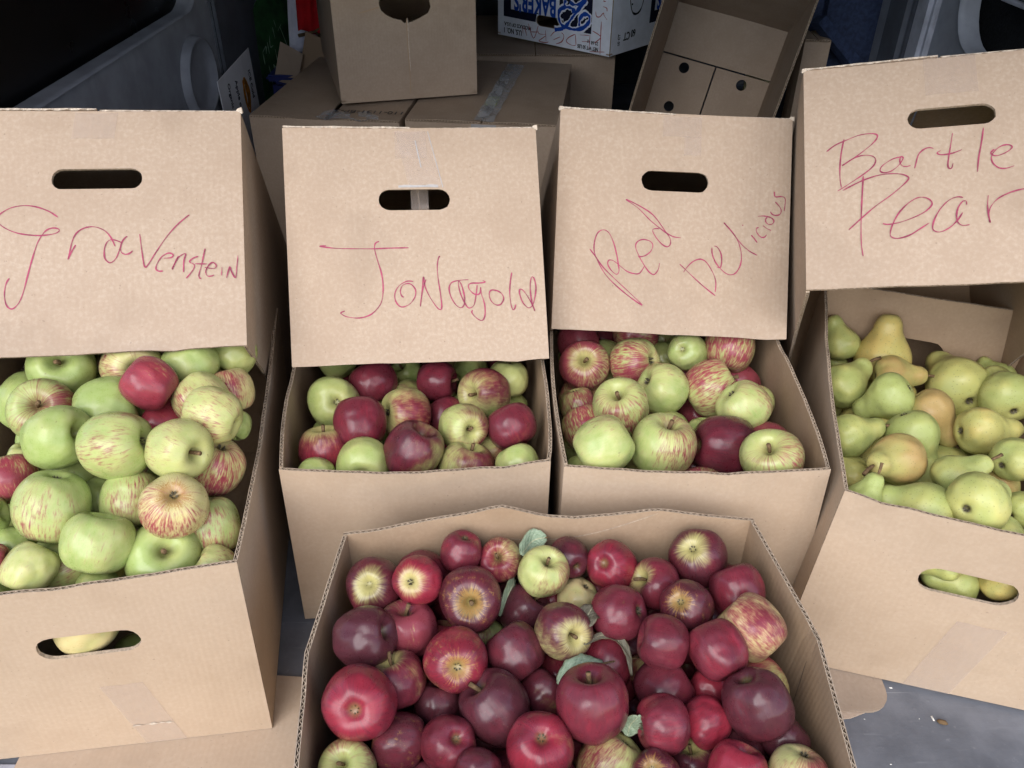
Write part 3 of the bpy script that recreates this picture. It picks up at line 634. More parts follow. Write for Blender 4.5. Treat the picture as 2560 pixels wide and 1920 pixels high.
# box, pear?, position, radius, quaternion, look, stem/eye, label
FRUIT = [
 ["F",0,[-0.0527,0.6211,0.2302],0.0219,[-0.105,0.132,0.979,-0.118],"rd",0,"bright red apple with a pale sheen, second from left, row one, front box"],
 ["F",0,[-0.0108,0.6224,0.2164],0.0233,[-0.121,-0.159,-0.279,0.939],"pk",1,"pinkish red apple with curved stem, third from left, row one, front box"],
 ["F",0,[-0.0947,0.6125,0.1989],0.0284,[0.248,-0.59,0.734,-0.229],"rd",0,"half hidden red apple, first from left, row one, front box"],
 ["F",0,[0.0342,0.5993,0.2235],0.0258,[-0.981,-0.054,-0.137,0.129],"gw",1,"green and white apple with red cheeks, fourth from left, row one, front box"],
 ["F",0,[-0.1421,0.5859,0.2144],0.0293,[0.069,-0.144,0.936,0.314],"dk+p",0,"dark red apple with yellow star round its eye, first from left, row two, front box"],
 ["F",0,[-0.0953,0.578,0.2328],0.0248,[-0.293,0.838,0.361,0.285],"br+q",0,"bright red apple with pale yellow patch, second from left, row two, front box"],
 ["F",0,[-0.0403,0.5684,0.2166],0.0323,[-0.633,-0.294,0.294,-0.653],"dk+r",1,"dark red apple with brown starburst round its stem, third from left, row two, front box"],
 ["F",0,[0.0637,0.6294,0.2128],0.021,[-0.384,0.185,0.746,0.512],"dk",0,"small dark red apple showing its eye, fifth from left, row one, front box"],
 ["F",0,[0.0142,0.5839,0.1805],0.0261,[-0.425,0.346,-0.049,0.835],"dp",1,"purple red apple beside an upright leaf, fourth from left, row two, front box"],
 ["F",0,[0.0726,0.6001,0.1833],0.0212,[0.167,0.921,-0.274,-0.221],"bg",0,"pale beige apple, fifth from left, row two, front box"],
 ["F",0,[-0.1412,0.5157,0.2217],0.0282,[0.02,-0.528,0.04,-0.848],"dp",0,"deep purple apple with a notch, first from left, row three, front box"],
 ["F",0,[-0.1046,0.5427,0.1981],0.0295,[0.987,-0.14,-0.024,-0.075],"st",1,"dull brownish pink apple with fine streaks, second from left, row three, front box"],
 ["F",0,[-0.0725,0.5527,0.1617],0.024,[-0.356,0.205,0.284,0.866],"pk",0,"pinkish apple tucked behind, second from left, row four, front box"],
 ["F",0,[-0.0239,0.5696,0.1527],0.0201,[0.039,0.263,-0.936,0.23],"gw",0,"green and red apple peeping out, third from left, row three, front box"],
 ["F",0,[-0.0519,0.4969,0.2141],0.0294,[-0.451,0.868,0.207,0.03],"br+r",0,"red apple with golden lightning scar, third from left, row four, front box"],
 ["F",0,[0.0052,0.5158,0.2006],0.027,[0.809,-0.252,-0.443,-0.292],"dk",0,"broad dark red apple, fourth from left, row four, front box"],
 ["F",0,[0.052,0.5289,0.217],0.0271,[0.722,0.48,-0.005,0.499],"pw",1,"purple and cream apple with long stem, fourth from left, row three, front box"],
 ["F",0,[-0.1066,0.4839,0.199],0.0265,[-0.11,0.194,-0.16,-0.962],"rd+p",1,"red apple with tan crescent, first from left, row four, front box"],
 ["F",0,[-0.1346,0.4438,0.2228],0.0323,[-0.295,0.672,0.626,0.263],"br",0,"large bright red apple showing its eye, first from left, row five, front box"],
 ["F",0,[-0.0685,0.4769,0.1701],0.0237,[0.384,-0.156,-0.262,-0.871],"dp",0,"deep purple apple wedged low, second from left, row five, front box"],
 ["F",0,[-0.0132,0.4585,0.1939],0.0317,[-0.395,-0.209,0.262,0.855],"dp",1,"large deep purple apple with a dent, third from left, row five, front box"],
 ["F",0,[0.0333,0.4899,0.1701],0.024,[0.606,0.007,0.463,0.647],"dk",0,"dark red apple partly covered, fourth from left, row five, front box"],
 ["F",0,[-0.1018,0.4308,0.1843],0.0256,[-0.325,0.674,-0.343,0.568],"dk+r",0,"dark red apple with a thin scar line, first from left, row six, front box"],
 ["F",0,[-0.055,0.4241,0.1923],0.0243,[0.211,0.005,-0.964,-0.164],"rd",0,"purplish red apple showing its eye, second from left, row six, front box"],
 ["F",0,[0.0271,0.4148,0.2013],0.0296,[0.003,0.063,-0.992,-0.11],"br",0,"large bright red apple with eye up, third from left, row six, front box"],
 ["F",0,[-0.1415,0.4004,0.1904],0.0244,[0.747,0.049,-0.138,0.649],"gw",1,"green and red streaked apple, first from left, row seven, front box"],
 ["F",0,[-0.0262,0.395,0.197],0.0191,[0.291,0.534,-0.578,-0.544],"dk",0,"dark red apple, third from left, row seven, front box"],
 ["F",0,[-0.0743,0.4088,0.1623],0.0163,[0.521,-0.096,-0.51,-0.678],"dk",0,"dark red apple sunk low, second from left, row seven, front box"],
 ["F",0,[0.109,0.622,0.2102],0.0265,[0.252,-0.908,-0.172,-0.289],"br",0,"scarlet apple showing its eye, sixth from left, row one, front box"],
 ["F",0,[0.1534,0.5982,0.2072],0.0264,[0.825,0.245,-0.365,-0.355],"rd+p",1,"red apple with yellow star at one side, sixth from left, row two, front box"],
 ["F",0,[0.2032,0.6278,0.2167],0.0302,[0.262,-0.366,0.89,0.068],"dk+p",0,"dark red apple with wide yellow ring, seventh from left, row one, front box"],
 ["F",0,[0.237,0.5852,0.2113],0.0282,[-0.533,0.1,0.421,0.727],"rd",0,"plain red apple, eighth from left, row two, front box"],
 ["F",0,[0.1775,0.5569,0.2211],0.0261,[-0.31,0.758,-0.572,0.054],"dk+r",0,"dark red apple with russet speck at its eye, seventh from left, row two, front box"],
 ["F",0,[0.1096,0.5513,0.2172],0.028,[-0.132,-0.723,0.476,0.483],"rd",0,"red apple with hollow eye turned sideways, fifth from left, row three, front box"],
 ["F",0,[0.2371,0.53,0.2225],0.0305,[-0.696,0.132,0.566,0.422],"pr",0,"pale yellow and red mottled apple, eighth from left, row three, front box"],
 ["F",0,[0.1465,0.5083,0.2274],0.0251,[0.757,0.044,-0.629,-0.171],"pd",0,"smooth pinkish purple apple, seventh from left, row four, front box"],
 ["F",0,[0.1979,0.5016,0.2243],0.0265,[-0.736,0.395,0.448,0.32],"rd",0,"red apple with dented cheek, eighth from left, row four, front box"],
 ["F",0,[0.2097,0.5753,0.1767],0.0208,[0.563,-0.156,-0.799,0.144],"dp",0,"purple apple wedged between others, seventh from left, row three, front box"],
 ["F",0,[0.0951,0.5242,0.1727],0.0285,[-0.472,0.418,0.27,0.727],"rd",0,"red apple half covered by a leaf, fifth from left, row four, front box"],
 ["F",0,[0.0743,0.4481,0.2176],0.0326,[0.291,-0.013,-0.179,-0.94],"rd",1,"large red apple with stem hollow on top, fourth from left, row six, front box"],
 ["F",0,[0.1487,0.4888,0.1818],0.0286,[0.137,-0.534,-0.128,-0.824],"dk",0,"dark red apple, fifth from left, row five, front box"],
 ["F",0,[0.1385,0.5332,0.1484],0.017,[-0.096,0.09,0.955,-0.265],"pr",0,"pale streaked apple peeping out, sixth from left, row four, front box"],
 ["F",0,[0.1958,0.4924,0.1744],0.0192,[0.384,-0.214,-0.269,-0.857],"og",0,"orange red apple peeping out, sixth from left, row five, front box"],
 ["F",0,[0.2391,0.494,0.1768],0.0304,[-0.479,-0.25,-0.661,-0.521],"pk",0,"pinkish red apple, eighth from left, row five, front box"],
 ["F",0,[0.224,0.4487,0.2189],0.0293,[-0.09,0.517,-0.799,0.293],"dp",0,"large dark purple apple, seventh from left, row five, front box"],
 ["F",0,[0.1377,0.436,0.2053],0.0258,[-0.435,0.631,-0.374,0.521],"rd",0,"glossy red apple, fifth from left, row six, front box"],
 ["F",0,[0.1816,0.4457,0.1944],0.0222,[-0.478,-0.223,0.845,-0.087],"br",0,"narrow shiny red apple, sixth from left, row six, front box"],
 ["F",0,[0.0918,0.4168,0.1734],0.0281,[0.315,0.04,-0.922,0.222],"gw",0,"green and white apple with red streaks, fourth from left, row seven, front box"],
 ["F",0,[0.2517,0.4327,0.1859],0.0212,[0.283,-0.402,-0.797,0.351],"dp",0,"dark purple apple against the wall, eighth from left, row six, front box"],
 ["F",0,[0.2153,0.4359,0.1634],0.0259,[-0.522,-0.332,0.767,0.169],"dp",0,"dark purple apple sitting low, seventh from left, row six, front box"],
 ["F",0,[0.1273,0.3939,0.1941],0.0213,[-0.185,0.296,-0.936,-0.041],"dk+r",0,"dark red apple with russet star, fifth from left, row seven, front box"],
 ["F",0,[0.1683,0.4234,0.1606],0.0226,[-0.775,0.083,0.153,0.608],"dk+p",1,"dark red apple with tan hollow, sixth from left, row seven, front box"],
 ["F",0,[0.1967,0.3937,0.1984],0.0243,[0.385,-0.286,-0.206,-0.853],"og",0,"orange red apple, seventh from left, row seven, front box"],
 ["F",0,[0.2479,0.3917,0.2017],0.0253,[-0.263,-0.825,0.5,-0.005],"pr",0,"pale yellow streaked apple, eighth from left, row seven, front box"],
 ["F",0,[0.2412,0.6435,0.1631],0.0186,[-0.471,-0.547,-0.537,-0.437],"dk",0,"dark red apple sunk behind, eighth from left, row one, front box"],
 ["F",0,[0.1593,0.5897,0.1539],0.0169,[0.469,-0.23,-0.839,0.154],"dk",0,"dark red apple deep between others, sixth from left, row three, front box"],
 ["J",0,[-0.2495,0.9855,0.2347],0.0278,[-0.316,-0.818,0.302,0.374],"jg",0,"green apple with red tip, first from left, row one, Jonagold box"],
 ["J",0,[-0.19,0.9283,0.2355],0.032,[-0.045,-0.79,0.53,-0.305],"jr",0,"dull red apple, second from left, row one, Jonagold box"],
 ["J",0,[-0.1528,0.9948,0.2054],0.0227,[0.398,0.283,0.097,-0.867],"jg",1,"green apple, third from left, row one, Jonagold box"],
 ["J",0,[-0.1028,0.9292,0.237],0.0281,[0.086,-0.636,0.232,-0.732],"jd",1,"deep red apple, fourth from left, row one, Jonagold box"],
 ["J",0,[-0.0615,1.001,0.2055],0.0247,[0.808,-0.535,0.06,-0.24],"jg",0,"green apple, fifth from left, row one, Jonagold box"],
 ["J",0,[-0.0064,0.9433,0.232],0.0281,[0.203,0.872,-0.441,0.062],"jy",0,"yellow green apple with grey shadowed side, sixth from left, row one, Jonagold box"],
 ["J",0,[-0.2343,0.8791,0.2373],0.0339,[-0.393,0.865,-0.169,-0.264],"jb",0,"olive apple showing a broad green eye, first from left, row two, Jonagold box"],
 ["J",0,[-0.0359,0.8967,0.2402],0.0329,[0.816,0.279,-0.459,0.215],"jh",1,"half red half yellow apple with pale hollow, fifth from left, row two, Jonagold box"],
 ["J",0,[-0.1434,0.93,0.2044],0.0262,[0.773,-0.174,-0.546,-0.273],"jb",0,"brownish apple hidden behind, third from left, row two, Jonagold box"],
 ["J",0,[-0.1381,0.8544,0.2367],0.0336,[-0.417,0.785,-0.309,0.338],"jp",0,"pinkish yellow apple with its eye to one side, second from left, row two, Jonagold box"],
 ["J",0,[-0.1873,0.8093,0.257],0.0314,[0.611,-0.232,-0.366,-0.662],"jd",0,"deep red apple with green underside, third from left, row three, Jonagold box"],
 ["J",0,[-0.0871,0.8789,0.2083],0.0295,[-0.827,0.314,0.395,0.246],"jr",0,"dull red apple half hidden, fourth from left, row two, Jonagold box"],
 ["J",0,[-0.061,0.8128,0.2481],0.0294,[0.83,0.41,0.35,-0.144],"jh+q",1,"red apple with bright pale patch and stem hollow, fifth from left, row three, Jonagold box"],
 ["J",0,[-0.0003,0.8204,0.2434],0.0303,[-0.711,0.184,0.418,0.534],"jr",0,"rosy apple with green base, sixth from left, row three, Jonagold box"],
 ["J",0,[0.0008,0.9497,0.1799],0.0204,[-0.48,-0.207,0.584,0.621],"jg",0,"green apple peeping out, sixth from left, row two, Jonagold box"],
 ["J",0,[-0.2301,0.7886,0.2278],0.0313,[-0.725,0.115,0.15,0.662],"jy2",1,"red apple with yellow top, second from left, row three, Jonagold box"],
 ["J",0,[-0.2512,0.8785,0.1833],0.0193,[-0.566,-0.015,-0.799,-0.201],"jg",0,"green apple with dry sprig, first from left, row three, Jonagold box"],
 ["J",0,[-0.1773,0.7554,0.2342],0.0323,[0.307,-0.348,-0.72,-0.515],"jg",0,"green apple with eye hollow facing forward, second from left, row four, Jonagold box"],
 ["J",0,[-0.1174,0.7638,0.25],0.0334,[-0.031,0.249,0.104,0.963],"jr2",0,"dusky red apple with a deep crease, fourth from left, row three, Jonagold box"],
 ["J",0,[-0.0548,0.7632,0.2246],0.0322,[-0.941,0.207,-0.103,0.248],"jh",1,"green and red apple with short stem up, third from left, row four, Jonagold box"],
 ["J",0,[-0.0256,0.8171,0.2049],0.0203,[-0.672,0.521,-0.453,0.269],"jp",0,"pale pink apple, fourth from left, row four, Jonagold box"],
 ["J",0,[0.0076,0.7598,0.2326],0.0259,[0.421,-0.035,-0.464,-0.779],"jg",0,"plain green apple, fifth from left, row four, Jonagold box"],
 ["J",0,[-0.2312,0.7408,0.2311],0.0215,[0.546,0.255,-0.623,-0.498],"jg",0,"green apple cut off by the rim, first from left, row four, Jonagold box"],
 ["RD",0,[0.1035,0.9847,0.2265],0.0355,[-0.155,-0.005,0.348,-0.924],"sr",1,"rosy apple with green star round its stem, first from left, row two, Red Delicious box"],
 ["RD",0,[0.1417,1.0448,0.1865],0.0372,[0.844,-0.232,-0.48,-0.055],"sg",0,"green apple with faint red streaks, second from left, row two, Red Delicious box"],
 ["RD",0,[0.175,0.9822,0.2337],0.0353,[0.21,0.468,-0.719,-0.469],"sp",0,"pinkish striped apple with its eye turned sideways, third from left, row two, Red Delicious box"],
 ["RD",0,[0.0978,1.0472,0.2275],0.0301,[0.035,0.681,-0.67,0.295],"sd",0,"dark red apple in shadow, first from left, row one, Red Delicious box"],
 ["RD",0,[0.1423,1.1203,0.1918],0.0252,[-0.051,-0.598,0.743,-0.295],"sd",0,"dark red apple deep in shadow, second from left, row one, Red Delicious box"],
 ["RD",0,[0.1883,1.086,0.2212],0.0332,[-0.031,0.724,0.045,0.688],"so",0,"red and gold apple under the lid, third from left, row one, Red Delicious box"],
 ["RD",0,[0.2351,1.1124,0.1921],0.0217,[0.042,0.822,-0.489,0.287],"sg",0,"dull green apple under the lid, fourth from left, row one, Red Delicious box"],
 ["RD",0,[0.229,1.0525,0.1936],0.0252,[0.762,-0.255,0.566,-0.185],"sg",0,"grey green apple tucked behind, fourth from left, row two, Red Delicious box"],
 ["RD",0,[0.2541,1.0134,0.2331],0.0277,[0.049,-0.606,-0.655,-0.448],"sg",0,"grey green apple showing its eye, fifth from left, row one, Red Delicious box"],
 ["RD",0,[0.3146,1.0155,0.2378],0.0356,[0.386,-0.294,-0.257,-0.836],"sp",0,"apple with red top and green base, sixth from left, row one, Red Delicious box"],
 ["RD",0,[0.202,0.9123,0.2382],0.0341,[0.281,0.656,0.585,0.385],"sw",0,"pale green apple with faint stripes, third from left, row three, Red Delicious box"],
 ["RD",0,[0.1399,0.8478,0.2538],0.035,[0.834,0.184,-0.052,-0.518],"sq",1,"green apple with red lower side and stem, second from left, row three, Red Delicious box"],
 ["RD",0,[0.2706,0.9197,0.2343],0.0377,[-0.02,0.466,0.041,0.884],"sp",1,"large striped apple with stem hollow sideways, fourth from left, row three, Red Delicious box"],
 ["RD",0,[0.2723,1.0299,0.1889],0.026,[0.359,-0.647,0.343,-0.579],"sr",0,"pinkish apple half hidden, fifth from left, row two, Red Delicious box"],
 ["RD",0,[0.3348,0.9984,0.1879],0.0276,[0.376,-0.596,-0.086,-0.704],"sr",0,"red apple half hidden, sixth from left, row two, Red Delicious box"],
 ["RD",0,[0.2987,0.8599,0.2485],0.0326,[0.092,0.922,0.061,0.371],"sw",0,"pale apple with fine pink stripes, fifth from left, row three, Red Delicious box"],
 ["RD",0,[0.3365,0.9243,0.206],0.0244,[0.108,0.133,-0.194,0.966],"sp",1,"green and red apple showing its hollow, sixth from left, row three, Red Delicious box"],
 ["RD",0,[0.0989,0.8546,0.2135],0.0312,[0.737,-0.283,-0.395,-0.471],"sp",0,"red and green striped apple, first from left, row four, Red Delicious box"],
 ["RD",0,[0.0925,0.9292,0.1986],0.0251,[0.122,0.87,-0.428,0.213],"sp",0,"striped green apple, first from left, row three, Red Delicious box"],
 ["RD",0,[0.1096,0.7608,0.2632],0.0334,[-0.348,0.435,0.754,-0.348],"ss",0,"green apple speckled with brown red flecks, second from left, row five, Red Delicious box"],
 ["RD",0,[0.1846,0.786,0.2421],0.0385,[0.991,-0.071,0.083,-0.075],"sq2",1,"large green apple with red shoulder and upright, second from left, row four, Red Delicious box"],
 ["RD",0,[0.2641,0.8062,0.2275],0.0374,[0.479,-0.616,0.46,-0.424],"sx",0,"dark maroon apple with its eye at one, fifth from left, row four, Red Delicious box"],
 ["RD",0,[0.3247,0.8247,0.208],0.0337,[0.18,-0.76,0.145,-0.607],"sr",0,"red apple with cream streak, fifth from left, row five, Red Delicious box"],
 ["RD",0,[0.3115,0.7613,0.2444],0.0355,[-0.912,-0.24,0.142,0.299],"sq",1,"green and red apple with short stem, fourth from left, row five, Red Delicious box"],
 ["RD",0,[0.093,0.7678,0.2135],0.0256,[-0.785,0.239,0.286,0.495],"sg",0,"plain green apple, first from left, row five, Red Delicious box"],
 ["RD",0,[0.2378,0.8187,0.1767],0.021,[0.008,-0.085,0.468,0.88],"sd",0,"dark red apple wedged low, third from left, row five, Red Delicious box"],
 ["RD",0,[0.2106,0.8708,0.2004],0.025,[0.134,0.848,0.333,0.389],"sg",0,"green apple tucked behind the stem, third from left, row four, Red Delicious box"],
 ["RD",0,[0.2535,0.8597,0.2039],0.0214,[-0.169,-0.84,0.499,-0.132],"sg",0,"dull green apple tucked low, fourth from left, row four, Red Delicious box"],
 ["G",0,[-0.5294,0.8063,0.336],0.0374,[-0.897,-0.22,-0.254,0.288],"gg",1,"dull green apple with its stem hollow showing, first from left, row one, Gravenstein box"],
 ["G",0,[-0.4493,0.8131,0.3323],0.0359,[0.496,-0.026,0.539,-0.681],"gy",1,"yellow apple with red flecks, second from left, row one, Gravenstein box"],
 ["G",0,[-0.3824,0.8172,0.3374],0.0331,[-0.084,0.698,-0.668,0.245],"gg",0,"plain green apple, fourth from left, row one, Gravenstein box"],
 ["G",0,[-0.3466,0.8582,0.3255],0.0288,[0.835,-0.491,0.048,-0.244],"gp",0,"pale green apple under the lid, fifth from left, row one, Gravenstein box"],
 ["G",0,[-0.4035,0.7546,0.3519],0.0294,[0.494,0.335,-0.302,-0.743],"gr",1,"crimson apple, third from left, row one, Gravenstein box"],
 ["G",0,[-0.3392,0.8093,0.3041],0.0289,[-0.027,0.33,-0.905,0.266],"go",0,"orange red striped apple, fifth from left, row two, Gravenstein box"],
 ["G",0,[-0.5244,0.7383,0.3254],0.0355,[-0.944,-0.299,-0.14,0.006],"gb",1,"green apple with a red cheek and open hollow, first from left, row two, Gravenstein box"],
 ["G",0,[-0.4571,0.7475,0.3232],0.035,[-0.695,0.415,-0.56,0.177],"gg",0,"plain bright green apple, second from left, row two, Gravenstein box"],
 ["G",0,[-0.3564,0.7651,0.3241],0.0311,[0.196,-0.527,0.738,-0.374],"gs",0,"yellow apple with fine red flecks, third from left, row two, Gravenstein box"],
 ["G",0,[-0.3269,0.7209,0.3337],0.0306,[0.613,0.223,-0.59,-0.475],"gs2",0,"pale apple with sparse red flecks, fourth from left, row two, Gravenstein box"],
 ["G",0,[-0.405,0.7595,0.2898],0.031,[-0.307,0.528,-0.734,0.296],"gr",0,"crimson apple half hidden, third from left, row three, Gravenstein box"],
 ["G",0,[-0.4825,0.687,0.3287],0.0343,[0.266,-0.524,0.218,-0.779],"gg",0,"plain green apple with notch below, first from left, row three, Gravenstein box"],
 ["G",0,[-0.4151,0.6763,0.328],0.0363,[0.576,0.321,-0.705,-0.261],"gf",0,"large green apple with faint red stripes, second from left, row three, Gravenstein box"],
 ["G",0,[-0.3494,0.6718,0.3262],0.0326,[-0.031,0.559,-0.328,0.761],"gy2",1,"yellow green apple with hollow turned sideways, fourth from left, row three, Gravenstein box"],
 ["G",0,[-0.3309,0.7023,0.2777],0.0337,[0.207,0.825,-0.51,-0.132],"gs3",0,"cream apple with heavy red stripes, fifth from left, row four, Gravenstein box"],
 ["G",0,[-0.3229,0.768,0.2837],0.0173,[-0.814,0.486,0.141,0.286],"gg",0,"green apple at the wall, fifth from left, row three, Gravenstein box"],
 ["G",0,[-0.5447,0.7104,0.2788],0.0195,[0.108,0.991,0.03,-0.079],"gs2",0,"pinkish flecked apple, second from left, row four, Gravenstein box"],
 ["G",0,[-0.4961,0.6992,0.2639],0.0357,[-0.712,0.336,0.346,0.51],"gg",0,"plain green apple half hidden, third from left, row four, Gravenstein box"],
 ["G",0,[-0.5331,0.66,0.2927],0.0284,[0.822,-0.239,-0.353,-0.378],"gr2",0,"red striped apple, first from left, row four, Gravenstein box"],
 ["G",0,[-0.4693,0.6229,0.2908],0.0374,[0.239,0.726,-0.636,0.11],"gf",0,"large green apple with red streaked top, first from left, row five, Gravenstein box"],
 ["G",0,[-0.404,0.6486,0.2737],0.0317,[-0.737,0.293,0.305,0.527],"gf",0,"green apple with thin red streaks, third from left, row five, Gravenstein box"],
 ["G",0,[-0.4497,0.6675,0.2552],0.0255,[-0.413,-0.603,-0.608,-0.311],"gg",0,"green apple tucked behind, second from left, row five, Gravenstein box"],
 ["G",0,[-0.3427,0.6181,0.2969],0.0335,[0.013,0.58,-0.779,-0.239],"gt",0,"cream apple with brown russet crown, third from left, row six, Gravenstein box"],
 ["G",0,[-0.3577,0.6934,0.2382],0.0237,[0.705,-0.448,0.446,-0.321],"gg",0,"green apple tucked behind the russet one, fourth from left, row five, Gravenstein box"],
 ["G",0,[-0.3951,0.7118,0.2503],0.0204,[-0.244,-0.57,0.381,0.686],"gg",0,"green apple deep between others, fourth from left, row four, Gravenstein box"],
 ["G",0,[-0.3225,0.6406,0.2459],0.0309,[0.103,0.642,-0.72,0.243],"gs4",0,"green apple with red stripes, fourth from left, row six, Gravenstein box"],
 ["G",0,[-0.4138,0.5864,0.275],0.0345,[0.693,-0.339,-0.132,-0.622],"gf2",0,"large green apple with faint pink blush, second from left, row six, Gravenstein box"],
 ["G",0,[-0.5176,0.6024,0.2488],0.0241,[0.485,0.292,-0.659,-0.496],"gg",0,"green apple with flecks, second from left, row seven, Gravenstein box"],
 ["G",0,[-0.4686,0.5984,0.2266],0.0349,[0.53,-0.634,0.132,-0.547],"gf",0,"green apple with stripes, third from left, row seven, Gravenstein box"],
 ["G",0,[-0.3609,0.6,0.2401],0.0384,[-0.947,-0.19,-0.23,0.12],"gg",1,"large green apple with russet cracked stem hollow, third from left, row eight, Gravenstein box"],
 ["G",0,[-0.3063,0.5926,0.2352],0.0225,[-0.058,0.888,-0.16,0.428],"gs2",0,"pale striped apple, fourth from left, row eight, Gravenstein box"],
 ["G",0,[-0.4769,0.5648,0.2613],0.0252,[0.136,0.137,0.523,0.83],"gs2",0,"pale flecked apple, first from left, row eight, Gravenstein box"],
 ["G",0,[-0.513,0.5695,0.2672],0.0169,[-0.258,0.691,-0.13,0.662],"gr2",0,"reddish apple, first from left, row seven, Gravenstein box"],
 ["G",0,[-0.3537,0.6339,0.2136],0.0169,[0.054,-0.792,0.452,-0.406],"gg",0,"green apple deep in the gap, fourth from left, row seven, Gravenstein box"],
 ["G",0,[-0.4221,0.572,0.2252],0.0206,[-0.849,0.29,0.112,0.427],"gg",0,"green apple low at the rim, second from left, row eight, Gravenstein box"],
 ["G",0,[-0.5383,0.6155,0.2817],0.0207,[0.062,-0.67,-0.1,-0.733],"gf",0,"green striped apple, first from left, row six, Gravenstein box"],
 ["B",1,[0.5224,1.1174,0.1855],0.0285,[0.845,-0.174,-0.295,-0.41],"pg",0,"green pear leaning on the wall, neck up, second from left, row one, pear box"],
 ["B",1,[0.5788,1.0857,0.181],0.0415,[-0.515,0.122,0.143,0.836],"py",0,"yellow pear standing upright against the back wall, third from left, row one, pear box"],
 ["B",1,[0.4909,1.0028,0.1851],0.0324,[0.779,-0.435,0.351,-0.284],"pg",1,"green pear with neck to the back, first from left, row two, pear box"],
 ["B",1,[0.5286,0.9411,0.2062],0.032,[-0.378,0.134,0.915,0.039],"pb",2,"bright green pear showing its eye, second from left, row two, pear box"],
 ["B",1,[0.5729,1.0285,0.1833],0.0297,[0.265,-0.618,0.291,-0.681],"po",1,"golden russet pear lying sideways, fourth from left, row one, pear box"],
 ["B",1,[0.6727,1.0284,0.1689],0.0448,[-0.258,0.273,-0.626,-0.683],"py2",0,"large yellow green pear with orange base, fourth from left, row two, pear box"],
 ["B",1,[0.7466,1.0521,0.1651],0.0247,[-0.037,-0.271,0.535,0.8],"pg",0,"green pear far behind, fifth from left, row one, pear box"],
 ["B",1,[0.7127,0.9708,0.1901],0.0374,[-0.385,0.259,-0.604,-0.647],"pg2",0,"green pear with dark eye on top, fifth from left, row two, pear box"],
 ["B",1,[0.5837,0.9241,0.1907],0.0336,[0.169,0.843,-0.302,0.413],"pp",1,"pink blushed pear with neck pointing forward, third from left, row two, pear box"],
 ["B",1,[0.6283,0.8732,0.2011],0.0323,[-0.199,-0.676,-0.2,-0.681],"pk",0,"yellowish pear with neck to the side, fifth from left, row three, pear box"],
 ["B",1,[0.4422,0.8475,0.2127],0.0281,[0.682,-0.363,0.529,-0.351],"pg",1,"green pear with long thin stem, first from left, row three, pear box"],
 ["B",1,[0.5236,0.8493,0.2098],0.0339,[0.2,0.881,-0.322,0.282],"pl",0,"pale mint green pear, fourth from left, row three, pear box"],
 ["B",1,[0.4692,0.7754,0.2329],0.0316,[0.773,0.251,-0.571,0.116],"pr",1,"russet orange pear with neck towards the viewer, third from left, row three, pear box"],
 ["B",1,[0.5251,0.7402,0.2364],0.0263,[-0.391,0.492,-0.146,0.764],"pg",1,"green pear with stem pointing up, third from left, row four, pear box"],
 ["B",1,[0.6192,0.7826,0.2291],0.0274,[0.525,-0.634,0.237,-0.516],"pg2",0,"round green pear at the picture edge, fifth from left, row four, pear box"],
 ["B",1,[0.3997,0.6978,0.2343],0.0229,[-0.878,0.067,-0.253,-0.4],"pl",1,"small pale pear tip with upright stem, second from left, row four, pear box"],
 ["B",1,[0.4654,0.6874,0.2301],0.0341,[0.388,0.363,-0.574,-0.623],"pg",0,"wide green pear lying along the front rim, first from left, row five, pear box"],
 ["B",1,[0.5126,0.6719,0.2602],0.033,[-0.501,0.747,-0.201,0.388],"pg2",2,"large green pear with dark eye, second from left, row five, pear box"],
 ["B",1,[0.6175,0.7835,0.1845],0.0219,[0.005,-0.482,0.759,-0.437],"pr",0,"russet pear in the gap, fourth from left, row four, pear box"],
 ["B",1,[0.5762,0.688,0.2351],0.0207,[0.186,-0.646,-0.191,-0.715],"pg",0,"green pear at the edge of the picture, fourth from left, row five, pear box"],
 ["B",1,[0.5407,0.6542,0.2203],0.0272,[-0.25,0.784,-0.38,0.424],"pg",2,"green pear with dark eye below the rim, third from left, row five, pear box"],
 ["B",1,[0.4274,0.7899,0.1962],0.0207,[-0.076,-0.399,0.358,0.841],"pk",0,"yellowish pear low by the wall, first from left, row four, pear box"],
 ["B",1,[0.5197,0.915,0.17],0.0166,[-0.486,0.6,-0.186,0.608],"pk",0,"yellow pear peeping through, second from left, row three, pear box"],
 ["B",1,[0.5246,1.122,0.1428],0.0193,[-0.725,0.199,-0.427,-0.502],"pg",0,"green pear hidden by the wall, first from left, row one, pear box"],
 ["G",0,[-0.4471,0.571,0.1703],0.0315,[-0.319,-0.751,0.367,0.447],"gy3",0,"yellow apple seen through the front hand hole of the Gravenstein box"],
 ["G",0,[-0.4161,0.5845,0.0918],0.03,[0.023,0.702,-0.2,-0.683],"gg",0,"green apple edge seen through the front hand hole of the Gravenstein box"],
 ["B",1,[0.5192,0.6614,0.1387],0.0245,[0.157,0.598,-0.213,-0.756],"pg",1,"green pear with its stem seen through the front hand hole of the pear box"],
 ["B",1,[0.5659,0.6527,0.1592],0.0265,[-0.444,0.448,-0.644,0.434],"py",0,"yellow pear seen through the front hand hole of the pear box"],
 ["F",0,[-0.1379,0.3781,0.1427],0.0261,[0.021,-0.437,-0.86,-0.263],"dp",0,"dark apple in the lower layer under the front box apples"],
 ["F",0,[-0.0833,0.3807,0.1338],0.0262,[-0.19,-0.299,0.658,-0.665],"rd",0,"dark apple in the lower layer under the front box apples"],
 ["F",0,[-0.0272,0.3828,0.1329],0.0257,[0.751,-0.158,0.087,-0.635],"dp",0,"dark apple in the lower layer under the front box apples"],
 ["F",0,[0.0236,0.3842,0.1401],0.025,[0.517,0.081,-0.088,-0.848],"dp",0,"dark apple in the lower layer under the front box apples"],
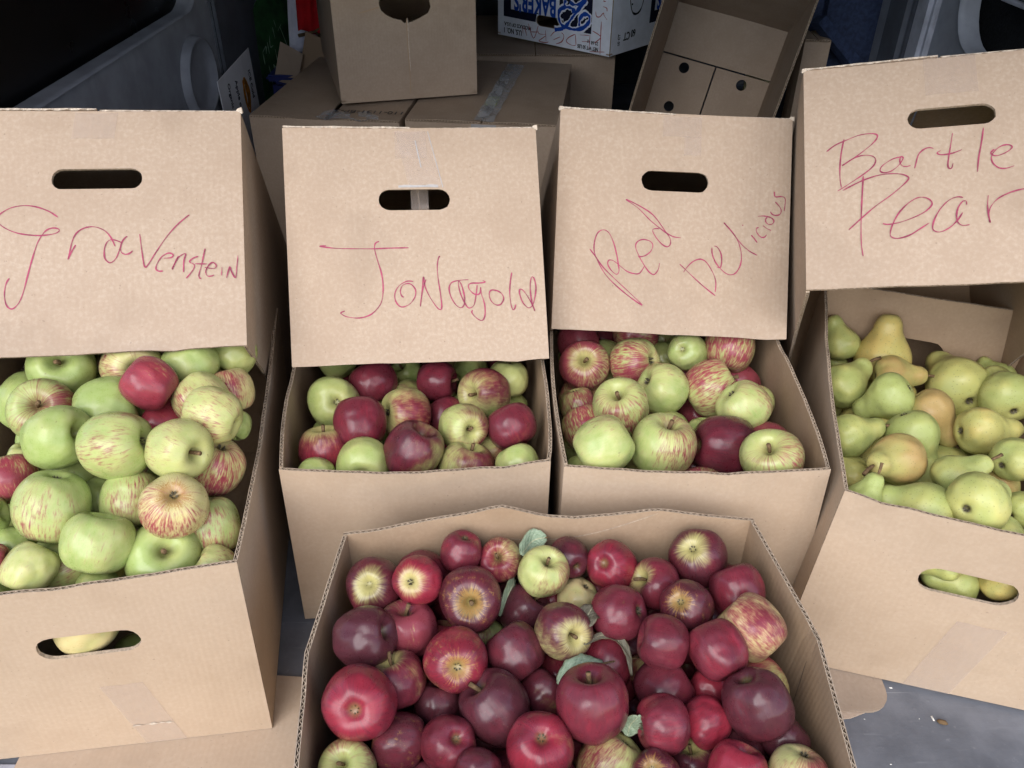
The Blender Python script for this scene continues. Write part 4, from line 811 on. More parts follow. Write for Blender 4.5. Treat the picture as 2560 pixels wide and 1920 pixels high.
 ["F",0,[0.0858,0.3865,0.1351],0.0265,[0.248,-0.358,-0.886,-0.16],"dp",0,"dark apple in the lower layer under the front box apples"],
 ["F",0,[0.134,0.3884,0.1374],0.025,[0.204,0.526,-0.826,-0.009],"dp",0,"dark apple in the lower layer under the front box apples"],
 ["F",0,[0.1893,0.3908,0.1316],0.0261,[-0.328,-0.274,0.86,-0.278],"dk",0,"dark apple in the lower layer under the front box apples"],
 ["F",0,[0.2465,0.3924,0.1379],0.0266,[-0.21,-0.734,0.075,-0.642],"dk",0,"dark apple in the lower layer under the front box apples"],
 ["F",0,[-0.1126,0.4211,0.1402],0.0256,[0.317,-0.611,0.115,-0.716],"dk",0,"dark apple in the lower layer under the front box apples"],
 ["F",0,[-0.0536,0.4258,0.1351],0.0268,[-0.59,-0.31,0.509,-0.544],"rd",0,"dark apple in the lower layer under the front box apples"],
 ["F",0,[-0.004,0.4217,0.1394],0.025,[-0.264,-0.453,0.469,0.711],"rd",0,"dark apple in the lower layer under the front box apples"],
 ["F",0,[0.0546,0.4251,0.1442],0.0259,[-0.154,-0.273,-0.039,-0.949],"dk",0,"dark apple in the lower layer under the front box apples"],
 ["F",0,[0.1112,0.4308,0.1313],0.0254,[-0.454,-0.121,0.855,0.219],"dk",0,"dark apple in the lower layer under the front box apples"],
 ["F",0,[0.1659,0.4298,0.1175],0.0259,[-0.569,0.169,0.803,-0.048],"dk",0,"dark apple in the lower layer under the front box apples"],
 ["F",0,[0.2142,0.4331,0.117],0.0256,[0.632,-0.677,-0.059,-0.373],"dk",0,"dark apple in the lower layer under the front box apples"],
 ["F",0,[-0.1405,0.4651,0.1524],0.0269,[0.193,0.462,-0.312,0.808],"dp",0,"dark apple in the lower layer under the front box apples"],
 ["F",0,[-0.0891,0.4663,0.1335],0.025,[-0.117,-0.969,0.218,-0.004],"rd",0,"dark apple in the lower layer under the front box apples"],
 ["F",0,[-0.0287,0.4678,0.1451],0.026,[-0.728,-0.082,0.632,0.252],"dk",0,"dark apple in the lower layer under the front box apples"],
 ["F",0,[0.0215,0.4743,0.1301],0.0266,[-0.797,-0.133,-0.132,0.574],"dk",0,"dark apple in the lower layer under the front box apples"],
 ["F",0,[0.076,0.4738,0.1434],0.0256,[-0.143,-0.125,-0.98,-0.065],"dp",0,"dark apple in the lower layer under the front box apples"],
 ["F",0,[0.1379,0.4789,0.134],0.0272,[0.885,-0.317,-0.302,0.158],"dp",0,"dark apple in the lower layer under the front box apples"],
 ["F",0,[0.1868,0.4777,0.1381],0.0266,[0.445,-0.539,0.027,-0.714],"rd",0,"dark apple in the lower layer under the front box apples"],
 ["F",0,[0.241,0.4845,0.128],0.0255,[-0.127,0.465,-0.115,0.868],"dk",0,"dark apple in the lower layer under the front box apples"],
 ["F",0,[-0.1135,0.5134,0.149],0.025,[-0.541,0.423,0.356,0.634],"dk",0,"dark apple in the lower layer under the front box apples"],
 ["F",0,[-0.0639,0.5175,0.1349],0.0265,[0.674,-0.539,0.463,-0.201],"rd",0,"dark apple in the lower layer under the front box apples"],
 ["F",0,[-0.0066,0.5185,0.1544],0.0261,[0.362,-0.45,0.437,-0.689],"dp",0,"dark apple in the lower layer under the front box apples"],
 ["F",0,[0.0501,0.5239,0.1481],0.0253,[0.533,-0.663,-0.49,-0.189],"rd",0,"dark apple in the lower layer under the front box apples"],
 ["F",0,[0.1078,0.5255,0.1257],0.0254,[0.756,-0.002,-0.653,-0.055],"rd",0,"dark apple in the lower layer under the front box apples"],
 ["F",0,[0.1615,0.5285,0.1173],0.0274,[-0.117,0.858,-0.461,0.196],"dk",0,"dark apple in the lower layer under the front box apples"],
 ["F",0,[0.2177,0.5279,0.1484],0.0251,[-0.543,0.643,-0.268,0.47],"dp",0,"dark apple in the lower layer under the front box apples"],
 ["F",0,[-0.1435,0.5651,0.1536],0.0267,[-0.126,-0.518,0.805,0.26],"dk",0,"dark apple in the lower layer under the front box apples"],
 ["F",0,[-0.091,0.5659,0.1237],0.0256,[0.483,0.534,-0.06,0.691],"dk",0,"dark apple in the lower layer under the front box apples"],
 ["F",0,[-0.0366,0.5671,0.1136],0.0255,[0.134,0.086,0.083,0.984],"dk",0,"dark apple in the lower layer under the front box apples"],
 ["F",0,[0.0215,0.5702,0.1365],0.0256,[-0.249,0.355,0.807,-0.401],"dp",0,"dark apple in the lower layer under the front box apples"],
 ["F",0,[0.0794,0.5671,0.1502],0.0256,[-0.879,-0.285,-0.011,-0.381],"dk",0,"dark apple in the lower layer under the front box apples"],
 ["F",0,[0.1307,0.568,0.1363],0.0258,[0.911,-0.169,-0.374,-0.022],"dk",0,"dark apple in the lower layer under the front box apples"],
 ["F",0,[0.1867,0.5706,0.1337],0.0272,[0.353,0.393,-0.595,0.606],"rd",0,"dark apple in the lower layer under the front box apples"],
 ["F",0,[0.239,0.5766,0.1466],0.0264,[0.235,-0.28,-0.868,-0.334],"dk",0,"dark apple in the lower layer under the front box apples"],
 ["F",0,[-0.1215,0.6061,0.1427],0.0273,[-0.274,0.26,0.74,0.556],"dp",0,"dark apple in the lower layer under the front box apples"],
 ["F",0,[-0.062,0.6155,0.1556],0.0266,[-0.209,-0.305,-0.915,0.162],"rd",0,"dark apple in the lower layer under the front box apples"],
 ["F",0,[-0.0087,0.6157,0.1536],0.0275,[0.052,0.497,0.214,0.839],"dp",0,"dark apple in the lower layer under the front box apples"],
 ["F",0,[0.0431,0.6163,0.1559],0.0273,[-0.475,0.548,-0.684,-0.079],"rd",0,"dark apple in the lower layer under the front box apples"],
 ["F",0,[0.1034,0.6196,0.1604],0.0273,[0.042,0.094,-0.956,-0.275],"rd",0,"dark apple in the lower layer under the front box apples"],
 ["F",0,[0.1554,0.6215,0.1314],0.0272,[-0.309,0.179,0.004,0.934],"dp",0,"dark apple in the lower layer under the front box apples"],
 ["F",0,[0.211,0.6244,0.1465],0.0264,[0.046,0.159,-0.561,0.811],"dk",0,"dark apple in the lower layer under the front box apples"],
 ["J",0,[-0.2248,0.7541,0.1833],0.0314,[-0.219,0.533,0.485,0.658],"jd",0,"apple in the lower layer of the Jonagold box"],
 ["J",0,[-0.1639,0.7578,0.1778],0.0323,[-0.36,0.931,0.021,-0.061],"jg",0,"apple in the lower layer of the Jonagold box"],
 ["J",0,[-0.0937,0.7624,0.1825],0.0313,[0.275,-0.221,0.874,-0.333],"jd",0,"apple in the lower layer of the Jonagold box"],
 ["J",0,[-0.0307,0.7668,0.1721],0.0318,[-0.564,0.319,0.449,0.616],"jr",0,"apple in the lower layer of the Jonagold box"],
 ["J",0,[-0.2019,0.8093,0.1825],0.0302,[0.627,0.637,-0.441,0.075],"jg",0,"apple in the lower layer of the Jonagold box"],
 ["J",0,[-0.1314,0.8122,0.1841],0.0324,[-0.379,-0.415,0.703,-0.435],"jg",0,"apple in the lower layer of the Jonagold box"],
 ["J",0,[-0.0698,0.8121,0.1736],0.0316,[0.326,0.582,-0.663,-0.341],"jr",0,"apple in the lower layer of the Jonagold box"],
 ["J",0,[-0.005,0.8172,0.1636],0.0316,[-0.213,-0.538,-0.335,-0.743],"jd",0,"apple in the lower layer of the Jonagold box"],
 ["J",0,[-0.2351,0.8658,0.1423],0.0316,[-0.829,0.068,0.28,0.48],"jr",0,"apple in the lower layer of the Jonagold box"],
 ["J",0,[-0.1719,0.866,0.1851],0.0324,[0.177,0.04,-0.731,-0.658],"jg",0,"apple in the lower layer of the Jonagold box"],
 ["J",0,[-0.1013,0.8694,0.1569],0.0305,[0.308,0.874,-0.326,-0.186],"jd",0,"apple in the lower layer of the Jonagold box"],
 ["J",0,[-0.0421,0.8741,0.1766],0.0322,[0.316,-0.326,0.193,-0.87],"jd",0,"apple in the lower layer of the Jonagold box"],
 ["J",0,[-0.2056,0.9243,0.1773],0.03,[-0.652,-0.537,-0.408,-0.345],"jg",0,"apple in the lower layer of the Jonagold box"],
 ["J",0,[-0.1425,0.9227,0.1533],0.0308,[-0.61,0.031,0.188,0.769],"jd",0,"apple in the lower layer of the Jonagold box"],
 ["J",0,[-0.076,0.9283,0.1779],0.0321,[0.196,-0.372,0.431,-0.799],"jg",0,"apple in the lower layer of the Jonagold box"],
 ["J",0,[-0.0104,0.9316,0.1404],0.0295,[0.759,0.562,-0.279,-0.17],"jg",0,"apple in the lower layer of the Jonagold box"],
 ["J",0,[-0.2408,0.9713,0.1813],0.0313,[0.564,0.584,-0.584,0.007],"jr",0,"apple in the lower layer of the Jonagold box"],
 ["J",0,[-0.1802,0.9811,0.1704],0.0299,[-0.07,0.239,0.564,-0.787],"jr",0,"apple in the lower layer of the Jonagold box"],
 ["J",0,[-0.1138,0.9788,0.1828],0.0302,[0.728,-0.28,-0.505,-0.37],"jg",0,"apple in the lower layer of the Jonagold box"],
 ["J",0,[-0.0512,0.9828,0.1601],0.0309,[0.156,0.509,-0.84,0.105],"jr",0,"apple in the lower layer of the Jonagold box"],
 ["J",0,[-0.2154,1.0342,0.1811],0.0325,[0.193,0.461,0.1,0.86],"jd",0,"apple in the lower layer of the Jonagold box"],
 ["J",0,[-0.1498,1.0344,0.1772],0.03,[-0.541,-0.631,0.396,0.39],"jd",0,"apple in the lower layer of the Jonagold box"],
 ["J",0,[-0.09,1.0404,0.1801],0.03,[-0.239,-0.419,-0.875,-0.028],"jr",0,"apple in the lower layer of the Jonagold box"],
 ["J",0,[-0.0227,1.0431,0.1799],0.0311,[0.016,-0.042,-0.932,0.36],"jd",0,"apple in the lower layer of the Jonagold box"],
 ["J",0,[-0.252,1.0893,0.1748],0.032,[0.424,0.875,0.095,0.216],"jg",0,"apple in the lower layer of the Jonagold box"],
 ["J",0,[-0.1845,1.0877,0.1814],0.0318,[-0.051,0.638,-0.647,0.415],"jg",0,"apple in the lower layer of the Jonagold box"],
 ["J",0,[-0.1256,1.0945,0.1777],0.0324,[0.188,0.867,-0.377,0.267],"jd",0,"apple in the lower layer of the Jonagold box"],
 ["J",0,[-0.0584,1.0992,0.1807],0.032,[0.834,0.352,0.278,-0.319],"jd",0,"apple in the lower layer of the Jonagold box"],
 ["RD",0,[0.1043,0.7613,0.1637],0.031,[-0.363,-0.58,0.667,0.295],"sp",0,"apple in the lower layer of the Red Delicious box"],
 ["RD",0,[0.1698,0.7618,0.1818],0.0327,[0.651,0.494,-0.472,-0.331],"sp",0,"apple in the lower layer of the Red Delicious box"],
 ["RD",0,[0.233,0.7618,0.1859],0.0336,[-0.104,-0.091,-0.303,0.943],"sr",0,"apple in the lower layer of the Red Delicious box"],
 ["RD",0,[0.3029,0.7603,0.178],0.0334,[0.688,0.272,-0.662,0.119],"sr",0,"apple in the lower layer of the Red Delicious box"],
 ["RD",0,[0.1365,0.8165,0.1728],0.0318,[0.402,0.214,-0.047,0.889],"sp",0,"apple in the lower layer of the Red Delicious box"],
 ["RD",0,[0.2013,0.8192,0.1486],0.0305,[0.243,0.283,-0.522,0.767],"sp",0,"apple in the lower layer of the Red Delicious box"],
 ["RD",0,[0.2707,0.8129,0.144],0.0309,[-0.103,0.247,0.248,0.931],"sp",0,"apple in the lower layer of the Red Delicious box"],
 ["RD",0,[0.1007,0.8784,0.163],0.0309,[0.591,-0.161,-0.738,-0.283],"sg",0,"apple in the lower layer of the Red Delicious box"],
 ["RD",0,[0.168,0.8772,0.1718],0.0326,[0.554,0.248,-0.785,-0.121],"sp",0,"apple in the lower layer of the Red Delicious box"],
 ["RD",0,[0.2387,0.8747,0.1599],0.0306,[0.604,-0.772,0.048,-0.19],"sd",0,"apple in the lower layer of the Red Delicious box"],
 ["RD",0,[0.3002,0.8744,0.1727],0.0328,[-0.86,0.066,-0.188,0.469],"sp",0,"apple in the lower layer of the Red Delicious box"],
 ["RD",0,[0.1345,0.934,0.1693],0.0322,[0.027,-0.108,-0.903,-0.416],"sd",0,"apple in the lower layer of the Red Delicious box"],
 ["RD",0,[0.1992,0.9323,0.177],0.0333,[0.068,-0.157,-0.159,0.972],"sp",0,"apple in the lower layer of the Red Delicious box"],
 ["RD",0,[0.2657,0.9354,0.1742],0.0321,[0.093,-0.195,0.331,-0.919],"sd",0,"apple in the lower layer of the Red Delicious box"],
 ["RD",0,[0.1009,0.9899,0.1665],0.032,[-0.428,-0.356,0.677,-0.482],"sp",0,"apple in the lower layer of the Red Delicious box"],
 ["RD",0,[0.1685,0.9878,0.1735],0.0321,[-0.653,-0.294,-0.022,-0.697],"sr",0,"apple in the lower layer of the Red Delicious box"],
 ["RD",0,[0.2342,0.9934,0.1709],0.032,[-0.837,-0.45,0.145,-0.275],"sd",0,"apple in the lower layer of the Red Delicious box"],
 ["RD",0,[0.3038,0.9868,0.146],0.0317,[-0.018,-0.283,-0.837,0.468],"sr",0,"apple in the lower layer of the Red Delicious box"],
 ["RD",0,[0.1369,1.0534,0.1249],0.0319,[0.634,0.469,-0.523,0.324],"sg",0,"apple in the lower layer of the Red Delicious box"],
 ["RD",0,[0.1976,1.0488,0.1522],0.0333,[0.012,0.116,-0.061,0.991],"sp",0,"apple in the lower layer of the Red Delicious box"],
 ["RD",0,[0.2677,1.0473,0.1394],0.0324,[0.026,0.854,-0.27,0.445],"sp",0,"apple in the lower layer of the Red Delicious box"],
 ["RD",0,[0.1036,1.1055,0.1645],0.0304,[-0.291,0.7,-0.652,0.016],"sg",0,"apple in the lower layer of the Red Delicious box"],
 ["RD",0,[0.165,1.1056,0.1489],0.0314,[-0.371,-0.705,0.587,-0.14],"sp",0,"apple in the lower layer of the Red Delicious box"],
 ["RD",0,[0.2336,1.1081,0.1439],0.0328,[-0.042,0.954,-0.275,0.114],"sd",0,"apple in the lower layer of the Red Delicious box"],
 ["RD",0,[0.2991,1.1066,0.1623],0.031,[-0.663,0.654,-0.348,-0.111],"sd",0,"apple in the lower layer of the Red Delicious box"],
 ["G",0,[-0.5476,0.5644,0.2008],0.0346,[0.64,0.06,0.44,-0.627],"gg",0,"green apple in the lower layer of the Gravenstein box"],
 ["G",0,[-0.3283,0.6025,0.1817],0.036,[-0.587,0.543,-0.369,0.474],"gg",0,"green apple in the lower layer of the Gravenstein box"],
 ["G",0,[-0.5189,0.6303,0.2023],0.0364,[-0.863,0.345,0.216,0.299],"gg",0,"green apple in the lower layer of the Gravenstein box"],
 ["G",0,[-0.4522,0.6491,0.1958],0.0336,[-0.844,-0.44,0.245,-0.184],"gf",0,"green apple in the lower layer of the Gravenstein box"],
 ["G",0,[-0.3798,0.6603,0.1889],0.0335,[0.647,-0.228,-0.608,-0.4],"gf",0,"green apple in the lower layer of the Gravenstein box"],
 ["G",0,[-0.5649,0.6872,0.2431],0.0336,[-0.281,-0.764,0.573,0.088],"gg",0,"green apple in the lower layer of the Gravenstein box"],
 ["G",0,[-0.4216,0.7178,0.2103],0.0335,[0.425,0.827,-0.089,-0.358],"gg",0,"green apple in the lower layer of the Gravenstein box"],
 ["G",0,[-0.5446,0.7535,0.2606],0.0333,[-0.315,0.252,-0.692,0.599],"gg",0,"green apple in the lower layer of the Gravenstein box"],
 ["G",0,[-0.4695,0.7704,0.2665],0.0336,[0.405,0.532,-0.399,0.627],"gg",0,"green apple in the lower layer of the Gravenstein box"],
 ["G",0,[-0.4002,0.7812,0.2324],0.0367,[0.012,-0.933,0.238,-0.27],"gg",0,"green apple in the lower layer of the Gravenstein box"],
 ["G",0,[-0.5842,0.8097,0.2858],0.0365,[0.344,0.358,-0.866,-0.049],"gg",0,"green apple in the lower layer of the Gravenstein box"],
 ["G",0,[-0.5157,0.8284,0.2757],0.0348,[-0.689,-0.417,0.441,-0.397],"gg",0,"green apple in the lower layer of the Gravenstein box"],
 ["G",0,[-0.443,0.8391,0.2758],0.0332,[0.487,-0.595,0.579,-0.271],"gf",0,"green apple in the lower layer of the Gravenstein box"],
 ["G",0,[-0.3693,0.8557,0.2726],0.0348,[0.734,-0.195,-0.239,-0.605],"gf",0,"green apple in the lower layer of the Gravenstein box"],
 ["G",0,[-0.5603,0.8813,0.3112],0.0337,[-0.244,0.474,-0.073,0.843],"gg",0,"green apple in the lower layer of the Gravenstein box"],
 ["G",0,[-0.4899,0.8915,0.3192],0.036,[-0.517,-0.803,-0.27,-0.125],"gg",0,"green apple in the lower layer of the Gravenstein box"],
 ["G",0,[-0.4161,0.9116,0.319],0.0346,[0.263,-0.696,0.464,-0.48],"gg",0,"green apple in the lower layer of the Gravenstein box"],
 ["B",1,[0.4162,0.7061,0.1876],0.033,[0.156,-0.46,-0.484,-0.728],"pg",0,"pear in the lower layer of the pear box"],
 ["B",1,[0.4771,0.6873,0.1714],0.0329,[-0.588,-0.226,-0.64,0.44],"pg",0,"pear in the lower layer of the pear box"],
 ["B",1,[0.6078,0.642,0.1897],0.0317,[0.754,-0.199,-0.197,-0.594],"pk",0,"pear in the lower layer of the pear box"],
 ["B",1,[0.4628,0.7481,0.173],0.0319,[-0.627,-0.715,0.303,-0.064],"pg",0,"pear in the lower layer of the pear box"],
 ["B",1,[0.5207,0.7283,0.1773],0.0324,[-0.502,0.555,-0.612,-0.255],"pk",0,"pear in the lower layer of the pear box"],
 ["B",1,[0.5861,0.7109,0.1777],0.0315,[-0.045,0.184,-0.979,0.075],"pg",0,"pear in the lower layer of the pear box"],
 ["B",1,[0.4455,0.8191,0.1639],0.0316,[-0.364,0.772,0.038,0.519],"pk",0,"pear in the lower layer of the pear box"],
 ["B",1,[0.5119,0.7977,0.1648],0.0329,[-0.832,0.275,-0.428,-0.224],"pg",0,"pear in the lower layer of the pear box"],
 ["B",1,[0.5753,0.7706,0.1637],0.0328,[-0.763,0.237,-0.572,-0.183],"pk",0,"pear in the lower layer of the pear box"],
 ["B",1,[0.6331,0.7516,0.1368],0.031,[-0.333,-0.523,0.785,0.008],"pg",0,"pear in the lower layer of the pear box"],
 ["B",1,[0.4889,0.8608,0.1514],0.0333,[0.029,-0.226,-0.183,-0.956],"pk",0,"pear in the lower layer of the pear box"],
 ["B",1,[0.5539,0.842,0.1425],0.0322,[-0.784,-0.203,-0.553,0.194],"pg",0,"pear in the lower layer of the pear box"],
 ["B",1,[0.621,0.821,0.157],0.0306,[0.324,-0.406,-0.654,0.55],"pk",0,"pear in the lower layer of the pear box"],
 ["B",1,[0.4739,0.9332,0.1373],0.0334,[0.589,-0.241,-0.705,-0.314],"pg",0,"pear in the lower layer of the pear box"],
 ["B",1,[0.534,0.9088,0.1296],0.032,[-0.332,-0.347,-0.589,0.65],"pg",0,"pear in the lower layer of the pear box"],
 ["B",1,[0.6012,0.8835,0.1307],0.0317,[-0.725,0.076,0.577,0.367],"pg",0,"pear in the lower layer of the pear box"],
 ["B",1,[0.6641,0.8657,0.1441],0.0313,[0.45,-0.617,0.376,-0.525],"pg",0,"pear in the lower layer of the pear box"],
 ["B",1,[0.5199,0.977,0.1306],0.0327,[0.498,0.398,-0.736,0.226],"pk",0,"pear in the lower layer of the pear box"],
 ["B",1,[0.5807,0.9506,0.1319],0.0305,[-0.011,-0.265,-0.708,-0.654],"pg",0,"pear in the lower layer of the pear box"],
 ["B",1,[0.6431,0.9345,0.1336],0.0333,[-0.107,0.346,-0.932,-0.027],"pg",0,"pear in the lower layer of the pear box"],
 ["B",1,[0.5039,1.04,0.129],0.0335,[-0.125,0.517,-0.405,0.744],"pk",0,"pear in the lower layer of the pear box"],
 ["B",1,[0.5621,1.0248,0.1223],0.0319,[0.066,-0.167,0.64,-0.747],"pk",0,"pear in the lower layer of the pear box"],
 ["B",1,[0.6329,0.9975,0.1195],0.0335,[0.667,0.552,-0.5,0.024],"pk",0,"pear in the lower layer of the pear box"],
 ["B",1,[0.6945,0.9772,0.1263],0.0331,[-0.438,0.113,-0.314,0.835],"pk",0,"pear in the lower layer of the pear box"],
 ["B",1,[0.5483,1.086,0.1147],0.0319,[0.078,-0.389,-0.918,-0.013],"pk",0,"pear in the lower layer of the pear box"],
 ["B",1,[0.6088,1.0634,0.1147],0.0308,[-0.903,-0.309,0.111,-0.277],"pk",0,"pear in the lower layer of the pear box"],
 ["B",1,[0.6743,1.0463,0.1027],0.0312,[-0.362,0.654,-0.591,0.304],"pk",0,"pear in the lower layer of the pear box"],
 ["B",1,[0.5177,1.1086,0.0713],0.0321,[-0.35,0.454,-0.789,0.223],"pg",0,"pear in the lower layer of the pear box"],
 ["B",1,[0.5842,1.0892,0.0719],0.0311,[0.594,-0.391,-0.385,-0.589],"pk",0,"pear in the lower layer of the pear box"],
 ["B",1,[0.6424,1.0723,0.0626],0.0324,[0.316,0.442,-0.633,-0.552],"pk",0,"pear in the lower layer of the pear box"],
 ["B",1,[0.7101,1.0526,0.0594],0.0322,[-0.521,-0.432,0.457,0.578],"pg",0,"pear in the lower layer of the pear box"],
]

# ------------------------------------------------------------------ the van's cargo bay (setting)
def structure(o): o['kind'] = 'structure'; return o
FZ0 = -.006
structure(bevel_box('van_floor', M['floor'], (-.80, .30, -.05), (.92, 3.3, FZ0), None, .0))
structure(bevel_box('van_roof', M['roof'], (-.86, .52, 1.18), (.98, 3.4, 1.22), None, .02))
structure(bevel_box('van_bulkhead', M['trim_dk'], (-.80, 3.32, -.05), (.92, 3.38, 1.3), None, .01))

def wall_with_window(name, x, sgn, y0, y1, z1, wy0, wy1, wz0, wz1, rad, thick=.03):
    """van side wall in the plane x with a rounded dark opening, lip and glass"""
    root = thing(name, None, None); root['kind'] = 'structure'
    hole = []
    for cy, cz, a0 in ((wy1 - rad, wz0 + rad, -90), (wy1 - rad, wz1 - rad, 0), (wy0 + rad, wz1 - rad, 90), (wy0 + rad, wz0 + rad, 180)):
        for i in range(9):
            a = math.radians(a0 + 90 * i / 8); hole.append((cy - y0 + rad * math.cos(a), cz + rad * math.sin(a)))
    def P(a, b, dep):
        return Vector((x - sgn * 0.0 + sgn * dep, y0 + a, b))
    o = panel('trim_panel', root, P, y1 - y0, z1, [M['trim']] * 4, holes=[hole], fluted=(), grid=.12, t=thick)
    verts, faces = [], []
    n = len(hole)
    cy = sum(h[0] for h in hole) / n; cz = sum(h[1] for h in hole) / n
    prof = [(1.035, -.002), (1.02, -.010), (1.0, -.010), (.985, .004), (.97, .03)]
    for (s, dx) in prof:
        for (a, b) in hole:
            k = 1 + (s - 1) * .22
            verts.append((x + sgn * dx, y0 + cy + (a - cy) * k, cz + (b - cz) * k))
    for r in range(len(prof) - 1):
        for i in range(n):
            j = (i + 1) % n
            faces.append((r * n + i, r * n + j, (r + 1) * n + j, (r + 1) * n + i))
    mesh_obj('window_lip', verts, faces, M['trim'], root, None, True)
    return root, P

lw, LP = wall_with_window('van_wall_left', -.755, -1, .90, 3.3, 1.16, 1.0, 2.13, .487, 1.08, .10)
bevel_box('window_glass', M['black'], (-.84, .92, .44), (-.80, 2.2, 1.2), lw, .0)
# round moulded discs in the trim
def disc(name, root, x, y, z, r, h, sgn, mat):
    verts, faces = [], []
    prof = [(r + .012, 0.001), (r + .006, h), (r, h * 1.0), (r - .006, h * .35), (r * .5, h * .3), (0.001, h * .3)]
    n = 40
    for (rr, hh) in prof:
        for k in range(n):
            a = 2 * math.pi * k / n
            verts.append((x - sgn * hh, y + rr * math.cos(a) * 1.12, z + rr * math.sin(a)))
    for i in range(len(prof) - 1):
        for k in range(n):
            j = (k + 1) % n
            faces.append((i * n + k, i * n + j, (i + 1) * n + j, (i + 1) * n + k))
    return mesh_obj(name, verts, faces, mat, root, None, True)
disc('round_moulding', lw, -.755, 2.03, .345, .082, .020, -1, M['trim'])
disc('round_moulding', lw, -.755, 1.66, .27, .088, .004, -1, M['trim'])
# pillar cover and seam further in
bevel_box('pillar_cover', M['trim_dk'], (-.775, 2.205, -.01), (-.742, 3.2, 1.15), lw, .008)
bevel_box('floor_trim', M['trim_dk'], (-.78, .95, -.01), (-.735, 2.2, .10), lw, .012)

rw, RP = wall_with_window('van_wall_right', .90, 1, .60, 3.3, 1.16, .72, 1.80, .485, 1.08, .10)
bevel_box('carpet_recess', M['carpet'], (.955, .66, .42), (.99, 1.9, 1.2), rw, .0)
bevel_box('pillar_strip', M['trim_lt'], (.873, 1.885, .0), (.90, 1.955, 1.15), rw, .010)
bevel_box('pillar_cover', M['trim_dk'], (.868, 1.975, .0), (.905, 2.09, 1.15), rw, .012)
# latch pocket near the top right corner of the view
bevel_box('latch_pocket', M['trim_dk'], (.90, 1.50, .60), (.955, 1.66, .72), rw, .006)
bevel_box('latch_edge', M['trim_lt'], (.893, 1.50, .592), (.905, 1.66, .600), rw, .002)

# seat behind the right pillar
seat = thing('folded_seat', 'dark navy folded seat behind the grey pillar at the right edge', 'seat', Matrix.Translation((.86, 2.3, 0)))
bevel_box('seat_back', M['navy'], (-.125, -.10, .0), (.16, .14, .95), seat, .035, 4)
sb = bevel_box('seat_cushion', M['navy'], (-.14, -.235, .0), (.15, -.105, .34), seat, .03, 4)
sb.matrix_local = Matrix.Rotation(math.radians(4), 4, 'Y')
def slab(name, mat, pts, thick, parent):
    """flat board from a quad with thickness along its normal"""
    pts = [Vector(p) for p in pts]
    n = (pts[1] - pts[0]).cross(pts[2] - pts[0]).normalized() * thick
    v = pts + [p - n for p in pts]
    m = len(pts)
    f = [tuple(range(m)), tuple(range(2 * m - 1, m - 1, -1))] + [(i, i + m, (i + 1) % m + m, (i + 1) % m) for i in range(m)]
    return mesh_obj(name, v, f, mat, parent)
slab('seat_flap', M['navy'], [(-.158, -.19, .46), (-.14, -.18, .475), (.06, -.13, .30), (.04, -.14, .28)], .03, seat)

# ------------------------------------------------------------------ open boxes of fruit
RS = random.Random(21)
def shift(vs, o): return [Vector(v) - o for v in vs]
KB = [M['kraft_box'], M['kraft_in'], M['edge'], M['flute']]
KL = [M['kraft_lid'], M['kraft_in'], M['edge'], M['flute']]
KO = [M['kraft_old'], M['kraft_in'], M['edge'], M['flute']]

def fruit_box(key, label, bulges, rims, holes, mats=KB, bottom=True):
    bot, top = BOX[key]
    o = sum((Vector(v) for v in bot), Vector()) / 4
    o.z = 0
    root = thing('apple_box' if key != 'B' else 'pear_box', label, 'box', Matrix.Translation(o), 'open cardboard boxes of fruit')
    b, t = shift(bot, o), shift(top, o)
    res = {}
    inset = .0045
    for i, nm in enumerate(('end', 'side', 'end', 'side')):
        j = (i + 1) % 4
        A, B, Cc, D = b[i], b[j], t[j], t[i]
        if i in (1, 3):
            ua = (B - A).normalized() * inset; ut = (Cc - D).normalized() * inset
            A, B, Cc, D = A + ua, B - ua, Cc - ut, D + ut
        P, W, H = bilinear_P(A, B, Cc, D, bulges.get(i))
        hp = []
        for (u, z, w, h) in holes.get(i, []):
            hp.append(stadium(u * W, z, w, h, 8, .0004, RS))
        rm = rims.get(i)
        panel(nm + '_panel', root, P, W, H, mats, hp, (lambda a, W=W, rm=rm: rm(a / W)) if rm else None)
        res[i] = (P, W, H)
    if bottom:
        v = [p.lerp(sum(b, Vector()) / 4, .02) + Vector((0, 0, .002)) for p in b]; v2 = [p + Vector((0, 0, .004)) for p in v]
        mesh_obj('bottom_panel', v + v2, [(3, 2, 1, 0), (4, 5, 6, 7), (0, 1, 5, 4), (1, 2, 6, 5), (2, 3, 7, 6), (3, 0, 4, 7)], mats[1], root,
                 uvs=[(q.x, q.y) for q in v + v2])
    return root, res

def wob(seed, amp):
    r = random.Random(seed); ph = [r.uniform(0, 6.28) for _ in range(4)]
    return lambda s: amp * (math.sin(7 * s + ph[0]) + .6 * math.sin(17 * s + ph[1]) + .35 * math.sin(41 * s + ph[2]) + .3 * math.sin(97 * s + ph[3])) / 2 - 2.2 * amp * max(0.0, math.sin(5.3 * s + ph[1])) ** 24
def bl(amp, p=.7, q=1.3):
    return lambda s, t: amp * math.sin(math.pi * min(max(s, 0), 1) ** p) * (max(t, 0) ** q if t < 1 else 1)
def bl2(amp): return lambda s, t: amp * math.sin(math.pi * min(max(s, 0), 1)) * math.sin(math.pi * min(max(t, 0), 1)) ** .8

